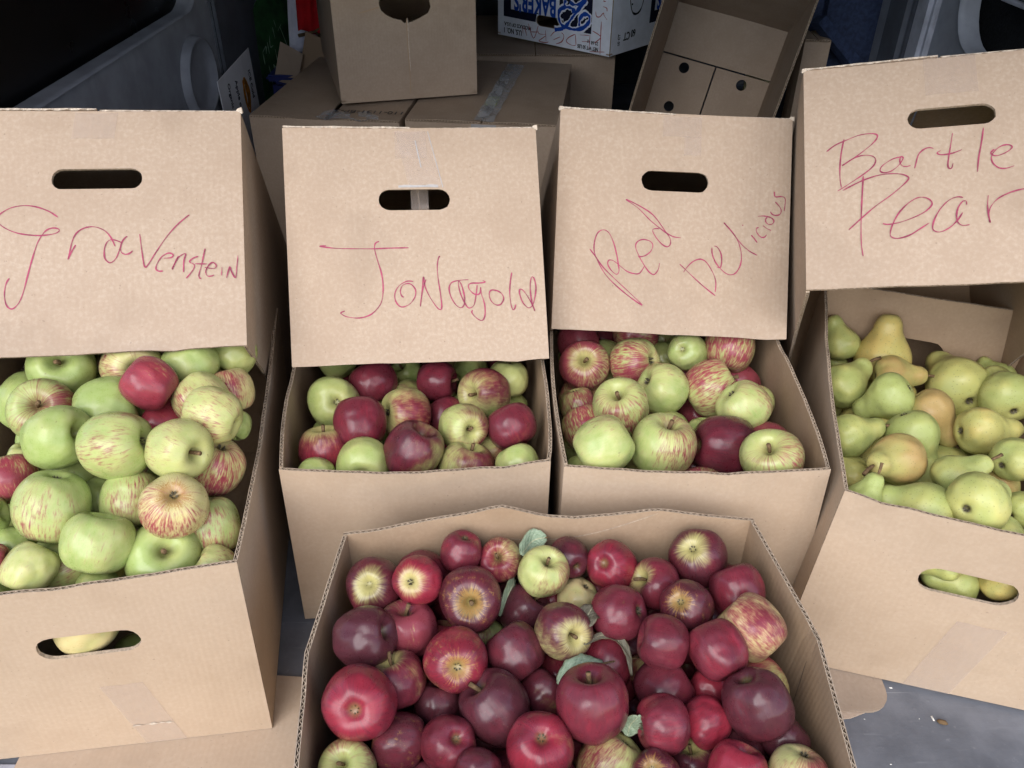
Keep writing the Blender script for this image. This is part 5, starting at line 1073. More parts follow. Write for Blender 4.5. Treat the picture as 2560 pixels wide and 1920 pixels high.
HW, HH = .097, .031
g_box, gP = fruit_box('G', 'kraft box of green striped apples at the left with a hand hole in front', {0: bl(.004, 1), 1: bl(.006, .8), 3: bl(.006, 1.2)},
    {0: wob(1, .0012), 1: wob(2, .002)}, {0: [(.5, .1794, .101, .033)], 2: [(.5, .18, HW, HH)]})
j_box, jP = fruit_box('J', 'kraft box of red and green apples below the Jonagold lid', {0: bl(.012, 1), 1: bl(.012, .7), 3: bl(.014, 1.6)},
    {0: wob(3, .0015), 1: wob(4, .0015), 3: wob(14, .0015)}, {2: [(.5, .18, HW, HH)]})
r_box, rP = fruit_box('RD', 'kraft box of striped apples below the Red Delicious lid', {0: bl(.011, 1), 1: bl(.008, .7), 3: bl(.008, 1.6)},
    {0: wob(5, .0015), 1: wob(6, .0015), 3: wob(15, .0015)}, {2: [(.5, .18, HW, HH)]})
b_box, bP = fruit_box('B', 'kraft box of pears at the right with a hand hole in front', {0: bl(.010, 1), 1: bl(.006, .8), 3: bl(.006, 1.2), 2: bl2(.003)},
    {0: wob(7, .0018), 3: wob(8, .0018), 2: wob(9, .001)}, {0: [(.5, .1794, .101, .035)], 2: [(.5, .165, .105, .055)]})

def lerp_tab(tab):
    def f(s):
        for (a, va), (b, vb) in zip(tab, tab[1:]):
            if s <= b: 
                u = (s - a) / (b - a); return va + (vb - va) * u
        return tab[-1][1]
    return f
kink = lambda amp, c: (lambda s, t: amp * (s / c if s < c else (1 - s) / (1 - c)) * (max(t, 0) ** .8 if t < 1 else 1))
# back wall runs from the right corner to the left one
f_rim = lerp_tab([(0, 0), (.10, .006), (.24, .018), (.36, .012), (.44, .009), (.52, .013), (.62, .030), (.72, .022), (.92, .003), (1, 0)])
f_wob = wob(12, .0012)
f_box, fP = fruit_box('F', 'low wide kraft box of dark red apples in front', {0: bl(.006, 1), 1: kink(.018, .5), 2: lambda s, t: .004 * math.sin(math.pi * s) * max(t, 0), 3: kink(.015, .5)},
    {2: lambda s: f_rim(s) + f_wob(s), 1: lerp_tab([(0, 0), (.48, .002), (.5, -.003), (.53, .001), (1, 0)]), 3: wob(13, .0012)}, {},
    mats=[M['kraft_box'], M['kraft_in'], M['edge'], M['flute']])
# creases pressed into the inner faces of the front box
def crease(root, P, pts, mat, w=.0016, depth=BOARD + .0005):
    return ribbon('crease', root, [pts], lambda a, b, dep: P(a, b, depth + dep * -.0), w, mat, 0.0, 6, 4)
W2, H2 = fP[2][1], fP[2][2]
crease(f_box, fP[2][0], [(W2 * .24, H2 + .014), (W2 * .33, H2 - .004), (W2 * .42, H2 - .017), (W2 * .52, H2 - .022), (W2 * .6, H2 - .018)], M['edge'], .0012)
crease(f_box, fP[1][0], [(fP[1][1] * .5, fP[1][2] - .003), (fP[1][1] * .46, fP[1][2] * .75), (fP[1][1] * .43, fP[1][2] * .5)], M['flute'], .0014)

# tape on the fronts
def tape_on(root, PWH, u0, u1, z0, z1, skew, mat=None, seed=1):
    P, W, H = PWH
    return patch('tape', root, P, u0 * W, z0, u1 * W, z1, mat or M['tape'], .0007, skew, 5, 9, .0006, seed)
tape_on(g_box, gP[0], .56, .70, .0, .110, -.026)
patch('torn_strip', g_box, gP[0][0], .170, .034, .212, .0365, M['torn'], .0012, .0, 12, 1, .0016, 5)
tape_on(b_box, bP[0], .47, .64, .0, .125, .018)

# ------------------------------------------------------------------ lids tipped back over the boxes
def rot(yaw, tl, rl):
    cy, sy = math.cos(yaw), math.sin(yaw); ct, st = math.cos(tl), math.sin(tl); cr, sr = math.cos(rl), math.sin(rl)
    return Matrix(((cy, -sy, 0), (sy, cy, 0), (0, 0, 1))) @ Matrix(((1, 0, 0), (0, ct, st), (0, -st, ct))) @ Matrix(((cr, 0, sr), (0, 1, 0), (-sr, 0, cr)))

LW, LL, LH = .325, .515, .2985
def lid(key, label, writing, hole_w, hole_h):
    L = LID[key]
    mx = rot(L['yaw'], L['tl'], L['rl']).to_4x4(); mx.translation = Vector(L['o'])
    root = thing('box_lid', label, 'lid', mx, 'cardboard lids tipped back over the boxes')
    c = L['c']; dflt = [(-LW / 2, LH), (LW / 2, LH), (LW / 2, 0), (-LW / 2, 0)]
    c = [tuple(q) if q else d_ for q, d_ in zip(c, dflt)]
    TL, TR, BR, BL = [Vector((q[0], 0, q[1])) for q in c]
    bTL, bTR, bBR, bBL = [Vector((q[0], LL, q[1])) for q in dflt]
    bg_ = {'G': .003, 'J': .005, 'RD': .004, 'B': .004}[key]
    P, W, H = bilinear_P(BL, BR, TR, TL, bl2(bg_))
    toa = lambda x, z: (((x - BL.x) / (BR.x - BL.x)) * W, (z - BL.z) / ((TL.z - BL.z)) * H)
    hx, hz = toa(*L['hole'])
    rw_ = wob(ord(key[0]), .0009)
    panel('end_panel', root, P, W, H, KL, [stadium(hx, hz, hole_w, hole_h, 8, .0004, RS)], lambda a: rw_(a / W), ('bottom',))
    ribbon('handwriting', root, [[toa(*q) for q in s] for s in STROKES[key]], P, .00135, M['pen'], .0005, 6, 3)['label'] = 'red marker word ' + writing
    e = .0045
    Pb, Wb, Hb = bilinear_P(bBR, bBL, bTL, bTR)
    panel('end_panel', root, Pb, Wb, Hb, KL, [stadium(Wb / 2, .209, hole_w, hole_h)], None, ('bottom',))
    for (A, B, Cc, D) in ((BR, bBR, bTR, TR), (bBL, BL, TL, bTL)):
        ua = (B - A).normalized() * e; ut = (Cc - D).normalized() * e
        Ps, Ws, Hs = bilinear_P(A + ua, B - ua, Cc - ut, D + ut, bl2(.004))
        rs_ = wob(ord(key[0]) + 9, .0012)
        panel('side_panel', root, Ps, Ws, Hs, KL, [], lambda a, Ws=Ws, rs_=rs_: rs_(a / Ws), ('bottom',))
    # top flaps: the left one stands a little proud and shows a raw edge
    for s, lift, over in ((-1, .0016, .0012), (1, .0003, -.0008)):
        zt = (TL.z if s < 0 else TR.z)
        x0, x1 = (TL.x + .001, -.003) if s < 0 else (.0, TR.x - .001)
        n = 60; verts, faces, uvs = [], [], []
        r_ = random.Random(ord(key[0]) + s)
        for i in range(n + 1):
            x = x0 + (x1 - x0) * i / n; j = r_.uniform(-.0011, .0011) + .0006 * math.sin(i * .9)
            z = LH + (TL.z - LH if s < 0 else TR.z - LH) * abs(x) / (LW / 2)
            lf = lift * (1 if s > 0 else (1 - .35 * abs(math.sin(i * .13))))
            for (yy, zz) in ((-over + j, z + lf * .25), (-over + j * .5, z + lf + .0012 + j * .3), (.02, z + lf + .002), (LL, LH + .004), (LL, LH + .0005), (.02, z + .0005)):
                verts.append((x, yy, zz)); uvs.append((x, yy))
        for i in range(n):
            for q in range(6):
                a = i * 6 + q; b_ = i * 6 + (q + 1) % 6
                faces.append((a, a + 6, b_ + 6, b_))
        fm = [(1 if q == 0 else 0) for i in range(n) for q in range(6)]
        faces.append((0, 1, 2, 3, 4, 5)); fm.append(0); faces.append(tuple(n * 6 + q for q in (5, 4, 3, 2, 1, 0))); fm.append(0)
        mesh_obj('top_flap', verts, faces, [M['kraft_lid'], M['torn']], root, fm, False, uvs)
    return root, P, W, H, toa, (TL, TR)

gl = lid('G', 'kraft lid marked Gravenstein tipped back at the left', 'Gravenstein', .1005, .0255)
jl = lid('J', 'kraft lid marked Jonagold with clear tape above its hand hole', 'Jonagold', .0905, .0265)
rl = lid('RD', 'kraft lid marked Red Delicious with a black hand hole', 'Red Delicious', .0925, .0275)
bl_ = lid('B', 'kraft lid marked Bartlett Pear tilted at the right', 'Bartlett Pear', .098, .0275)

def lid_patch(l, name, x0, z0, x1, z1, mat, skew=0.0, jag=.0006, lift=.0007, seed=1):
    root, P, W, H, toa, _ = l
    a0, b0 = toa(x0, z0); a1, b1 = toa(x1, z1)
    return patch(name, root, P, a0, b0, a1, b1, mat, lift, skew, 5, 10, jag, seed)
lid_patch(jl, 'tape', -.004, .2245, .038, .297, M['tape'], -.016, .0004, .0012)
lid_patch(jl, 'tape_highlight', -.018, .2245, .033, .2275, M['tape2'], .0, .0006, .0020, 3)  # pale strips, here and below, paint streak highlights onto the tape
lid_patch(jl, 'tape_highlight', .0385, .2245, .0397, .297, M['tape2'], -.016, .0, .0016, 4)
lid_patch(jl, 'tape_highlight', .0115, .250, .0130, .285, M['tape2'], -.006, .0, .0018, 5)
lid_patch(jl, 'tape', -.020, .262, .020, .297, M['tape'], .0)
lid_patch(gl, 'tape', -.030, .262, .018, .296, M['tape'], .004)
lid_patch(rl, 'tape', -.018, .270, .036, .298, M['tape'], .0)
lid_patch(rl, 'tape', .012, .245, .036, .271, M['tape'], .0)
lid_patch(bl_, 'tape', -.024, .243, .036, .296, M['tape'], .0)
# the loose tape tongue behind the Jonagold hand hole
v = []; f = []
jr = jl[0]
for i in range(8):
    z = .228 - .032 * i / 7; y = .024 + .012 * math.sin(i / 7 * 2.2)
    v += [(-.006, y, z), (.017, y, z)]
f = [(2 * i, 2 * i + 1, 2 * i + 3, 2 * i + 2) for i in range(7)]
mesh_obj('tape_tongue', v, f, M['tape'], jr, None, True)
# dog-eared corners
def ear(l, which, s=1.0):
    TL, TR = l[5]; c = TL if which == 'L' else TR; sg = -1 if which == 'L' else 1
    vs = [c + Vector(q) * .55 for q in ((-.010 * sg, -.001, .001), (.004 * sg, -.001, -.006), (.003 * sg, -.004, .009 * s), (-.003 * sg, .004, .010 * s), (.006 * sg, .006, .002), (-.006 * sg, -.004, .005))]
    mesh_obj('torn_corner', vs, [(0, 1, 5), (1, 2, 5), (0, 5, 3), (5, 2, 3), (1, 4, 2), (4, 3, 2), (0, 3, 4), (0, 4, 1)], M['torn'], l[0])
ear(gl, 'R', 1.0); ear(jl, 'R', .7); ear(rl, 'R', .5); ear(rl, 'L', .6); ear(bl_, 'L', .4)

# ------------------------------------------------------------------ fruit
def lathe(prof, n, lob=0.0, seed=0, nz=0.0):
    r_ = random.Random(seed)
    ph = [r_.uniform(0, 6.28) for _ in range(8)]
    verts, faces = [], []
    rings = prof[1:-1]
    verts.append((0, 0, prof[0][1]))
    for (r, z) in rings:
        for k in range(n):
            a = 2 * math.pi * k / n
            low = max(0.0, -z)
            m = 1 + lob * low * math.cos(5 * a + ph[0]) + nz * (math.sin(2 * a + ph[1]) * .5 + .35 * math.sin(3 * a + ph[2] + z * 1.5) + .3 * math.sin(a + ph[3] + z * 2))
            zz = z + nz * .8 * math.sin(a + ph[4]) * r + (nz * .35 * math.sin(2 * a + ph[5]) * r if z > 0 else 0)
            verts.append((r * m * math.cos(a), r * m * math.sin(a), zz))
    verts.append((0, 0, prof[-1][1]))
    for k in range(n): faces.append((0, 1 + k, 1 + (k + 1) % n))
    for i in range(len(rings) - 1):
        for k in range(n):
            a = 1 + i * n + k; b = 1 + i * n + (k + 1) % n
            faces.append((a, a + n, b + n, b))
    e = len(verts) - 1; s = 1 + (len(rings) - 1) * n
    for k in range(n): faces.append((s + k, e, s + (k + 1) % n))
    return verts, faces

AP = [(0, .50), (.05, .505), (.11, .55), (.19, .66), (.30, .79), (.44, .865), (.60, .855), (.76, .755), (.89, .57), (.975, .33), (1.0, .08), (.985, -.16), (.925, -.40), (.82, -.61), (.68, -.765), (.53, -.85), (.39, -.872), (.28, -.845), (.19, -.785), (.11, -.735), (.05, -.72), (0, -.715)]
PP0 = [(0, 1.765), (.05, 1.78), (.13, 1.785), (.22, 1.755), (.31, 1.69), (.385, 1.575), (.455, 1.42), (.485, 1.24), (.535, 1.04), (.635, .82), (.775, .58), (.90, .33), (.975, .10), (1.0, -.12), (.975, -.35), (.90, -.56), (.77, -.735), (.61, -.85), (.44, -.915), (.29, -.93), (.18, -.90), (.10, -.855), (.05, -.835), (0, -.83)]
PP = [(r * (1 + .02 * max(0, min(1, z / 1.2))), z * .90 if z > 0 else z) for r, z in PP0]
def flat_mesh(name, vf, mat):
    me = bpy.data.meshes.new(name); me.from_pydata(vf[0], [], vf[1]); me.materials.append(mat)
    me.polygons.foreach_set('use_smooth', [True] * len(me.polygons)); me.update(); return me
A_MESH = []
for s in range(8):
    sq = [1.0, .94, 1.05, .98, 1.08, .92, 1.0, 1.03][s]
    prof = catmull([(r, z * sq) for r, z in AP], 2)
    A_MESH.append(flat_mesh('apple', lathe(prof, 32, .055, s + 1, [.02, .035, .05, .03, .06, .04, .07, .025][s]), M['apple']))
P_MESH = []
for s in range(4):
    vs, fs = lathe(catmull(PP, 2), 32, .03, s + 40, .05)
    bend = [.10, -.14, .2, .05][s]
    vs = [(x + bend * max(0, z) ** 2 * .35, y, z) for x, y, z in vs]
    P_MESH.append((flat_mesh('pear', (vs, fs), M['pear']), bend))
def stem_mesh(name, pts, r0, r1, mat):
    v, f = [], []
    tube(v, f, pts, [r0 + (r1 - r0) * i / (len(pts) - 1) for i in range(len(pts))], 7)
    return flat_mesh(name, ([tuple(q) for q in v], f), mat)
S_MESH = [stem_mesh('stem', [(0, 0, .47), (.01, .01, .62), (.04, .02, .78), (.10 * k, .03, .92 + .1 * k)], .055, .075, M['stem']) for k in (.4, 1.0, 1.6)]
PS_MESH = [stem_mesh('stem', [(0, 0, 1.52), (.02, .01, 1.74), (.08, .02, 2.0), (.18 * k, .04, 2.05 + .22 * k)], .055, .085, M['stem']) for k in (.7, 1.2)]
def eye_mesh(zc, r):
    v, f = [], []
    rr = random.Random(5)
    for k in range(6):
        a = 2 * math.pi * k / 6 + rr.uniform(-.2, .2); b = a + .5
        s = len(v)
        v += [(r * .15 * math.cos(a), r * .15 * math.sin(a), zc + .04), (r * math.cos(a - .35), r * math.sin(a - .35), zc - .02), (r * .8 * math.cos(a), r * .8 * math.sin(a), zc - .10 - rr.uniform(0, .05)), (r * math.cos(a + .35), r * math.sin(a + .35), zc - .02)]
        f += [(s, s + 1, s + 2), (s, s + 2, s + 3)]
    return flat_mesh('eye', (v, f), M['eye'])
E_MESH = eye_mesh(-.70, .13); PE_MESH = eye_mesh(-.84, .12)

#            ground red dark streak top eye russet
PRE = {'dk': (.6, 1.02, .78, .18), 'dp': (.5, 1.0, 1.0, .18), 'rd': (.7, .97, .50, .22), 'br': (.8, .97, .20, .18), 'pk': (.75, .74, .30, .45), 'gw': (.40, .44, .22, .55),
 'bg': (1.0, .10, .2, .2), 'st': (.8, .82, .55, .9), 'pw': (.75, .80, .85, .2, .45, 0), 'pr': (.9, .50, .22, .5), 'pd': (.6, .95, .58, .2), 'og': (.95, .80, .05, .3),
 'jg': (.24, .20, .45, .15), 'jr': (.4, .74, .55, .2), 'jd': (.4, .95, .55, .12), 'jy': (.5, .12, .3, .1), 'jb': (.3, .40, .5, .15, 0, .62), 'jh': (.4, .60, .45, .25, .30, 0),
 'jp': (.65, .52, .3, .3, 0, .4), 'jy2': (.5, .85, .42, .2, .62, 0), 'jr2': (.4, .78, .66, .12),
 'sr': (.45, .76, .55, .9, .38, 0), 'sg': (.18, .26, .5, .8), 'sp': (.32, .52, .42, 1.05, .25, .25), 'sd': (.3, .97, .7, .5), 'so': (.85, .62, .2, 1.1), 'sw': (.30, .34, .34, 1.0),
 'sq': (.30, .46, .36, .9, .35, 0), 'sq2': (.28, .42, .34, .9), 'ss': (.25, .30, .6, 1.1), 'sx': (.2, 1.0, .66, .1),
 'gg': (.12, .06, .3, .35), 'gy': (.8, .36, .15, .9), 'gp': (.3, .08, .3, .3), 'gr': (.5, .90, .28, .7), 'go': (.85, .55, .12, 1.0), 'gb': (.25, .52, .36, .8), 'gs': (.6, .36, .2, 1.1),
 'gs2': (.5, .28, .25, 1.1), 'gs3': (.6, .46, .2, 1.1), 'gs4': (.22, .36, .3, 1.05), 'gf': (.12, .22, .32, 1.0), 'gf2': (.12, .15, .3, .9), 'gy2': (.5, .22, .2, .9), 'gy3': (.95, .12, .1, .4),
 'gr2': (.5, .66, .3, .9), 'gt': (.85, .40, .2, 1.1, 0, 0, 1.0)}
PPRE = {'pg': (.25, .10, .0), 'py': (.95, .18, .1), 'pb': (.02, .0, .0), 'po': (.75, .50, .3), 'py2': (.5, .32, .1), 'pg2': (.35, .12, .0), 'pp': (.35, .62, .1), 'pk': (.65, .15, .1), 'pl': (.05, .05, .0), 'pr': (.6, .52, .4)}
GRP = {'G': 'apples in the Gravenstein box', 'J': 'apples in the Jonagold box', 'RD': 'apples in the Red Delicious box', 'B': 'pears in the pear box', 'F': 'red apples in the front box'}
fr = random.Random(77)
for idx, (bk, is_pear, pos, r, q, pre, mark, lab) in enumerate(FRUIT):
    mx = Matrix.Translation(Vector(pos)) @ Quaternion(q).to_matrix().to_4x4()
    low = 'lower layer' in lab
    if is_pear:
        me, bend = P_MESH[idx % 4]
        o = bpy.data.objects.new('pear', me); COL.objects.link(o)
        mx = mx @ Matrix.Scale(r, 4)
        vals = PPRE[pre]
        for k_, v_ in zip(('ground', 'red', 'russet'), vals): o[k_] = float(v_)
        if mark == 1:
            c = bpy.data.objects.new('stem', PS_MESH[idx % 2]); COL.objects.link(c); c.parent = o; c.location = (bend * .78, 0, -.03); c.rotation_euler = (0, 0, fr.uniform(0, 6))
        elif mark == 2 or not low:
            c = bpy.data.objects.new('eye', PE_MESH); COL.objects.link(c); c.parent = o
        cat = 'pear'
    else:
        o = bpy.data.objects.new('apple', A_MESH[idx % 8]); COL.objects.link(o)
        mx = mx @ Matrix.Scale(r * (1.0 if bk == 'G' else 1.025), 4)
        base, _, suf = pre.partition('+')
        vals = list(PRE[base]) + [0] * 7
        d_ = dict(ground=vals[0] + fr.uniform(-.06, .06), red=vals[1] + fr.uniform(-.03, .03), dark=vals[2] + fr.uniform(-.06, .06), streak=vals[3], top_pale=vals[4], eye_pale=vals[5], russet=vals[6])
        if suf == 'p': d_['top_pale'] = d_['eye_pale'] = .36
        if suf == 'q': d_['top_pale'] = .34; d_['eye_pale'] = .40
        if suf == 'r': d_['russet'] = 1.0; d_['top_pale'] = .22; d_['eye_pale'] = .15
        for k_, v_ in d_.items(): o[k_] = float(v_)
        if not low:
            if mark:
                c = bpy.data.objects.new('stem', S_MESH[idx % 3]); COL.objects.link(c); c.parent = o; c.rotation_euler = (0, 0, fr.uniform(0, 6))
            else:
                c = bpy.data.objects.new('eye', E_MESH); COL.objects.link(c); c.parent = o
        cat = 'apple'
    o['seed'] = fr.uniform(0, 20)
    o.matrix_world = mx
    put_props(o, lab, cat, GRP[bk] if not low else GRP[bk] + ', lower layer')

# ------------------------------------------------------------------ leaves among the red apples
def leaf(mid, hw, mat, label, stem=0.0, fold=.32, nrm=(0.05, -.55, .82)):
    c = [Vector(q) for q in catmull([tuple(q) for q in mid], 6)]
    o0 = c[0].copy(); c = [q - o0 for q in c]
    n = len(c); N = Vector(nrm).normalized()
    verts, faces, uvs = [], [], []
    k0 = int(n * stem)
    rr = random.Random(int(hw * 1e5))
    cols = (-1, -.66, -.33, 0, .33, .66, 1)
    for i in range(k0, n):
        u = (i - k0) / (n - 1 - k0)
        w = hw * max(.03, math.sin(math.pi * min(1, u * .93 + .05)) ** .75)
        dv = (c[min(i + 1, n - 1)] - c[max(i - 1, 0)]).normalized()
        sd = dv.cross(N).normalized(); up = sd.cross(dv).normalized()
        for s in cols:
            wv = w * s * (1 + (rr.uniform(-.10, .10) if abs(s) == 1 else 0))
            verts.append(c[i] + sd * wv + up * (abs(s) * w * fold + .0012 * math.sin(u * 9 + s * 3)))
            uvs.append((u, s))
    m = len(cols); rows = n - k0
    for i in range(rows - 1):
        for j in range(m - 1):
            faces.append((i * m + j, i * m + j + 1, (i + 1) * m + j + 1, (i + 1) * m + j))
    o = mesh_obj('leaf', verts, faces, mat, None, None, True, uvs)
    sol = o.modifiers.new('thickness', 'SOLIDIFY'); sol.thickness = .0004
    o.location = o0
    put_props(o, label, 'leaf', 'leaves lying among the front apples')
    if k0:
        v2, f2 = [], []
        tube(v2, f2, c[:k0 + 2], [.0009] * (k0 + 2), 6)
        mesh_obj('leaf_stalk', v2, f2, M['stem'], o, None, True)
    return o
leaf(LEAVES['A'], .0125, M['leaf'], 'grey green leaf against the back wall of the front box', .12, .3, (0, -.75, .6))
leaf(LEAVES['B'], .010, M['leaf'], 'narrow sage leaf standing beside the starburst apple', 0, .2, (.5, -.7, .5))
leaf(LEAVES['C'], .0150, M['leaf'], 'pale sage leaf with long stalk lying across the red apples', .33, .12, (-.1, -.4, .9))
leaf(LEAVES['D'], .0045, M['leaf_dry'], 'curled dry leaf edge arching over a red apple', 0, .5, (.3, -.3, .9))
leaf(LEAVES['E'], .0105, M['leaf_dry'], 'dark withered leaf between the red apples', 0, .4)
leaf(LEAVES['F'], .009, M['leaf'], 'small pale leaf wedged low between apples', 0, .2)

# ------------------------------------------------------------------ things stacked further inside the van
def frame(origin, yaw, tilt=0.0, roll=0.0):
    m = rot(yaw, tilt, roll).to_4x4(); m.translation = Vector(origin); return m

def carton(name, label, origin, yaw, w, l, h, mats=KO, holes=None, closed=True, seam='y', tilt=0.0, roll=0.0, gap=.003, lifted=0.0, group=None, bulge=.003):
    """box with its front left bottom corner at origin; closed by two flaps on top"""
    root = thing(name, label, 'box', frame(origin, yaw, tilt, roll), group)
    b = [Vector(q) for q in ((0, 0, 0), (w, 0, 0), (w, l, 0), (0, l, 0))]; t = [q + Vector((0, 0, h)) for q in b]
    out = {}
    e = .0045
    for i, nm in enumerate(('end', 'side', 'end', 'side')):
        j = (i + 1) % 4
        A, B, Cc, D = b[i], b[j], t[j], t[i]
        if i in (1, 3):
            u = (B - A).normalized() * e; A, B, Cc, D = A + u, B - u, Cc - u, D + u
        P, W, H = bilinear_P(A, B, Cc, D, bl2(bulge))
        panel(nm + '_panel', root, P, W, H, mats, (holes or {}).get(i, []), None, () if closed else ('top',), .03)
        out[i] = (P, W, H)
    bb = .003
    mesh_obj('bottom_panel', [(0, 0, bb), (w, 0, bb), (w, l, bb), (0, l, bb), (0, 0, bb + .004), (w, 0, bb + .004), (w, l, bb + .004), (0, l, bb + .004)],
             [(3, 2, 1, 0), (4, 5, 6, 7), (0, 1, 5, 4), (1, 2, 6, 5), (2, 3, 7, 6), (3, 0, 4, 7)], mats[1], root, uvs=[(0, 0), (w, 0), (w, l), (0, l)] * 2)
    if closed:
        if seam == 'y': spans = ((0, w / 2 - gap / 2, 0, l), (w / 2 + gap / 2, w, 0, l))
        else: spans = ((0, w, 0, l / 2 - gap / 2), (0, w, l / 2 + gap / 2, l))
        for si, (x0, x1, y0, y1) in enumerate(spans):
            lf = lifted * (1 if si == 0 else .4)
            def P(a, b_, dep, x0=x0, y0=y0, si=si, lf=lf, x1=x1):
                s = a / (x1 - x0)
                k = (s if si == 0 else 1 - s)
                return Vector((x0 + a, y0 + b_, h + .0045 + lf * k * k - dep + .002 * math.sin(math.pi * s)))
            panel('top_flap', root, P, x1 - x0, y1 - y0, [mats[0], mats[1], mats[2], mats[3]], [], wob(si + 3, .001) , ('bottom',), .03)
    return root, out

mb, mbP = carton('closed_box', 'closed kraft box with a sagging flap left of the stacked box', (-.581, 1.824, FZ0), -.106, .335, .51, .322, lifted=-.012, gap=.02)
nb, nbP = carton('closed_box', 'closed kraft box with shiny clear tape along its seam', (-.237, 1.804, FZ0), -.108, .335, .51, .322)
qb, qbP = carton('closed_box', 'brown closed box under the white potato carton', (-.16, 2.375, FZ0), .0, .437, .50, .322)
sb_, sbP = carton('tall_box', 'narrow kraft box standing right of the empty deep box', (.690, 2.08, FZ0), -.10, .06, .10, .43)
# tape
def top_patch(root, x0, y0, x1, y1, z, mat, skew=0.0, seed=1, nb=16, wav=.002):
    r_ = random.Random(seed)
    ph = r_.uniform(0, 6)
    return patch('tape', root, lambda a, b, dep: Vector((a, b, z - dep + wav * math.sin(b * 60 + a * 90 + ph))), x0, y0, x1, y1, mat, .0022, skew, 6, nb, .001, seed)
top_patch(nb, .150, -.004, .195, .47, .3285, M['tape2'], .02)
top_patch(nb, .156, .02, .182, .40, .3315, M['tape2'], .012, 7, 20, .003)
patch('tape', nb, nbP[0][0], .145, .25, .20, .322, M['tape2'], .0012, 0, 4, 6)
top_patch(mb, .150, -.004, .30, .05, .325, M['tape2'], .0, 4, 6, .004)
lab_m = frame((0, 0, 0), 0)
text_mesh('printed_code', '110-1131-BP-3', .026, M['ink_black'], mb, Matrix.Translation((.262, .035, .3335)) @ Matrix.Rotation(math.radians(180), 4, 'Z'))
# small yellow green sticker under the tape
bevel_box('sticker', mat_plain('lime_sticker', (.42, .50, .06), .5, .4, .2, 60), (.158, .12, .3270), (.185, .19, .3282), nb, .0)

# open box with a torn hand hole standing on the two closed ones
kx, ky = -.386, 1.878
torn = [(-.056, .012), (-.050, .024), (-.030, .0275), (.0, .026), (.032, .028), (.052, .020), (.056, .0), (.050, -.012), (.030, -.022), (.010, -.029), (-.004, -.030), (-.010, -.024), (-.026, -.020), (-.042, -.012), (-.052, -.002)]
kb, kbP = carton('open_box', 'empty kraft box with a torn hand hole standing on two closed boxes', (kx, ky, .3305), .275, .312, .50, .29, mats=KO,
                 holes={0: [[(q[0] + .156, q[1] + .192) for q in torn]]}, closed=False, bulge=.002)
ribbon('crease', kb, [[(.158, .172), (.157, .12), (.158, .06), (.157, .012)], [(.100, .196), (.075, .190), (.055, .186)]], kbP[0][0], .0022, M['kraft_in'], .0004, 8, 3)
ribbon('crease', kb, [[(.160, .172), (.159, .12), (.160, .06)]], kbP[0][0], .0012, M['torn'], .0006, 8, 3)

# white potato carton, upside down
cyaw = -.71
cw, cl, ch = .397, .325, .30
c0 = Vector((.2530, 2.3163, .3300)) - Vector((math.cos(cyaw), math.sin(cyaw), 0)) * cw
pc, pcP = carton('potato_carton', 'white carton printed in blue standing upside down on a brown box', c0, cyaw, cw, cl, ch,
                 mats=[M['white'], M['kraft_in'], M['edge'], M['flute']], holes={0: [stadium(.1937, .0588, .0985, .0285, 8)]}, closed=True)
def on_face(P, a, b, ang, lift=.0008):
    """matrix that lays text on a panel at (a, b), turned by ang, facing outward"""
    o = P(a, b, -lift); ex = (P(a + .01, b, -lift) - o).normalized(); ey = (P(a, b + .01, -lift) - o); ey = (ey - ex * ey.dot(ex)).normalized(); ez = ex.cross(ey)
    m = Matrix((ex, ey, ez)).transposed().to_4x4(); m.translation = o
    return m @ Matrix.Rotation(ang, 4, 'Z')
def print_poly(name, root, P, pts, mat, lift):
    return mesh_obj(name, [P(x, y, -lift) for x, y in pts], [tuple(range(len(pts)))], mat, root)
P0 = pcP[0][0]; UP = math.pi
# the hand hole cuts the dark field's lower edge
print_poly('printed_field', pc, P0, [(.0232, .29), (.0232, .0531), (.1435, .0529), (.147, .0745), (.2405, .0745), (.2435, .060), (.262, .050), (.3352, .0487), (.3347, .29)], M['ink_navy'], .0011)
print_poly('printed_band', pc, P0, [(.0515, .135), (.0515, .0745), (.2265, .0745), (.2265, .135)], M['white'], .0015)
text_mesh('lettering', "BAKER'S", .066, M['ink_blue'], pc, on_face(P0, .140, .101, UP, .0020), .0020, 'CENTER', .64)
sw = [[[0.3152,0.1324],[0.3,0.1146],[0.2846,0.0965],[0.269,0.0781],[0.2557,0.0618],[0.2476,0.0544],[0.2327,0.0627],[0.226,0.0804],[0.2295,0.0953],[0.242,0.103],[0.2588,0.1062],[0.273,0.104],[0.2775,0.0996],[0.2706,0.0966]],[[0.2133,0.0431],[0.2364,0.0486],[0.2505,0.0538],[0.2819,0.0531],[0.3094,0.0613],[0.3275,0.0781],[0.3293,0.0905],[0.3206,0.0963],[0.3071,0.0935],[0.2969,0.0799],[0.2966,0.0635]],[[0.2622,0.1198],[0.275,0.1154],[0.2916,0.1175],[0.3048,0.1252],[0.3125,0.1321]],[[0.2476,0.1048],[0.2442,0.1134],[0.2493,0.1232]]]
ribbon('lettering', pc, sw, P0, .0165, M['white'], .0024, 8, 3, False)
ribbon('lettering', pc, sw, P0, .0085, M['ink_blue'], .0032, 8, 3, False)
text_mesh('lettering', 'PRODUCE OF U.S.A.', .0135, M['ink_black'], pc, on_face(P0, .075, .0335, UP), .0002, 'CENTER', .85)
text_mesh('lettering', 'U.S. NO. 1', .0195, M['ink_black'], pc, on_face(P0, .057, .0165, UP), .0003, 'CENTER', .80)
text_mesh('lettering', '22.68 kg', .0120, M['ink_black'], pc, on_face(P0, .3415, .0278, UP), .0002, 'CENTER', .9)
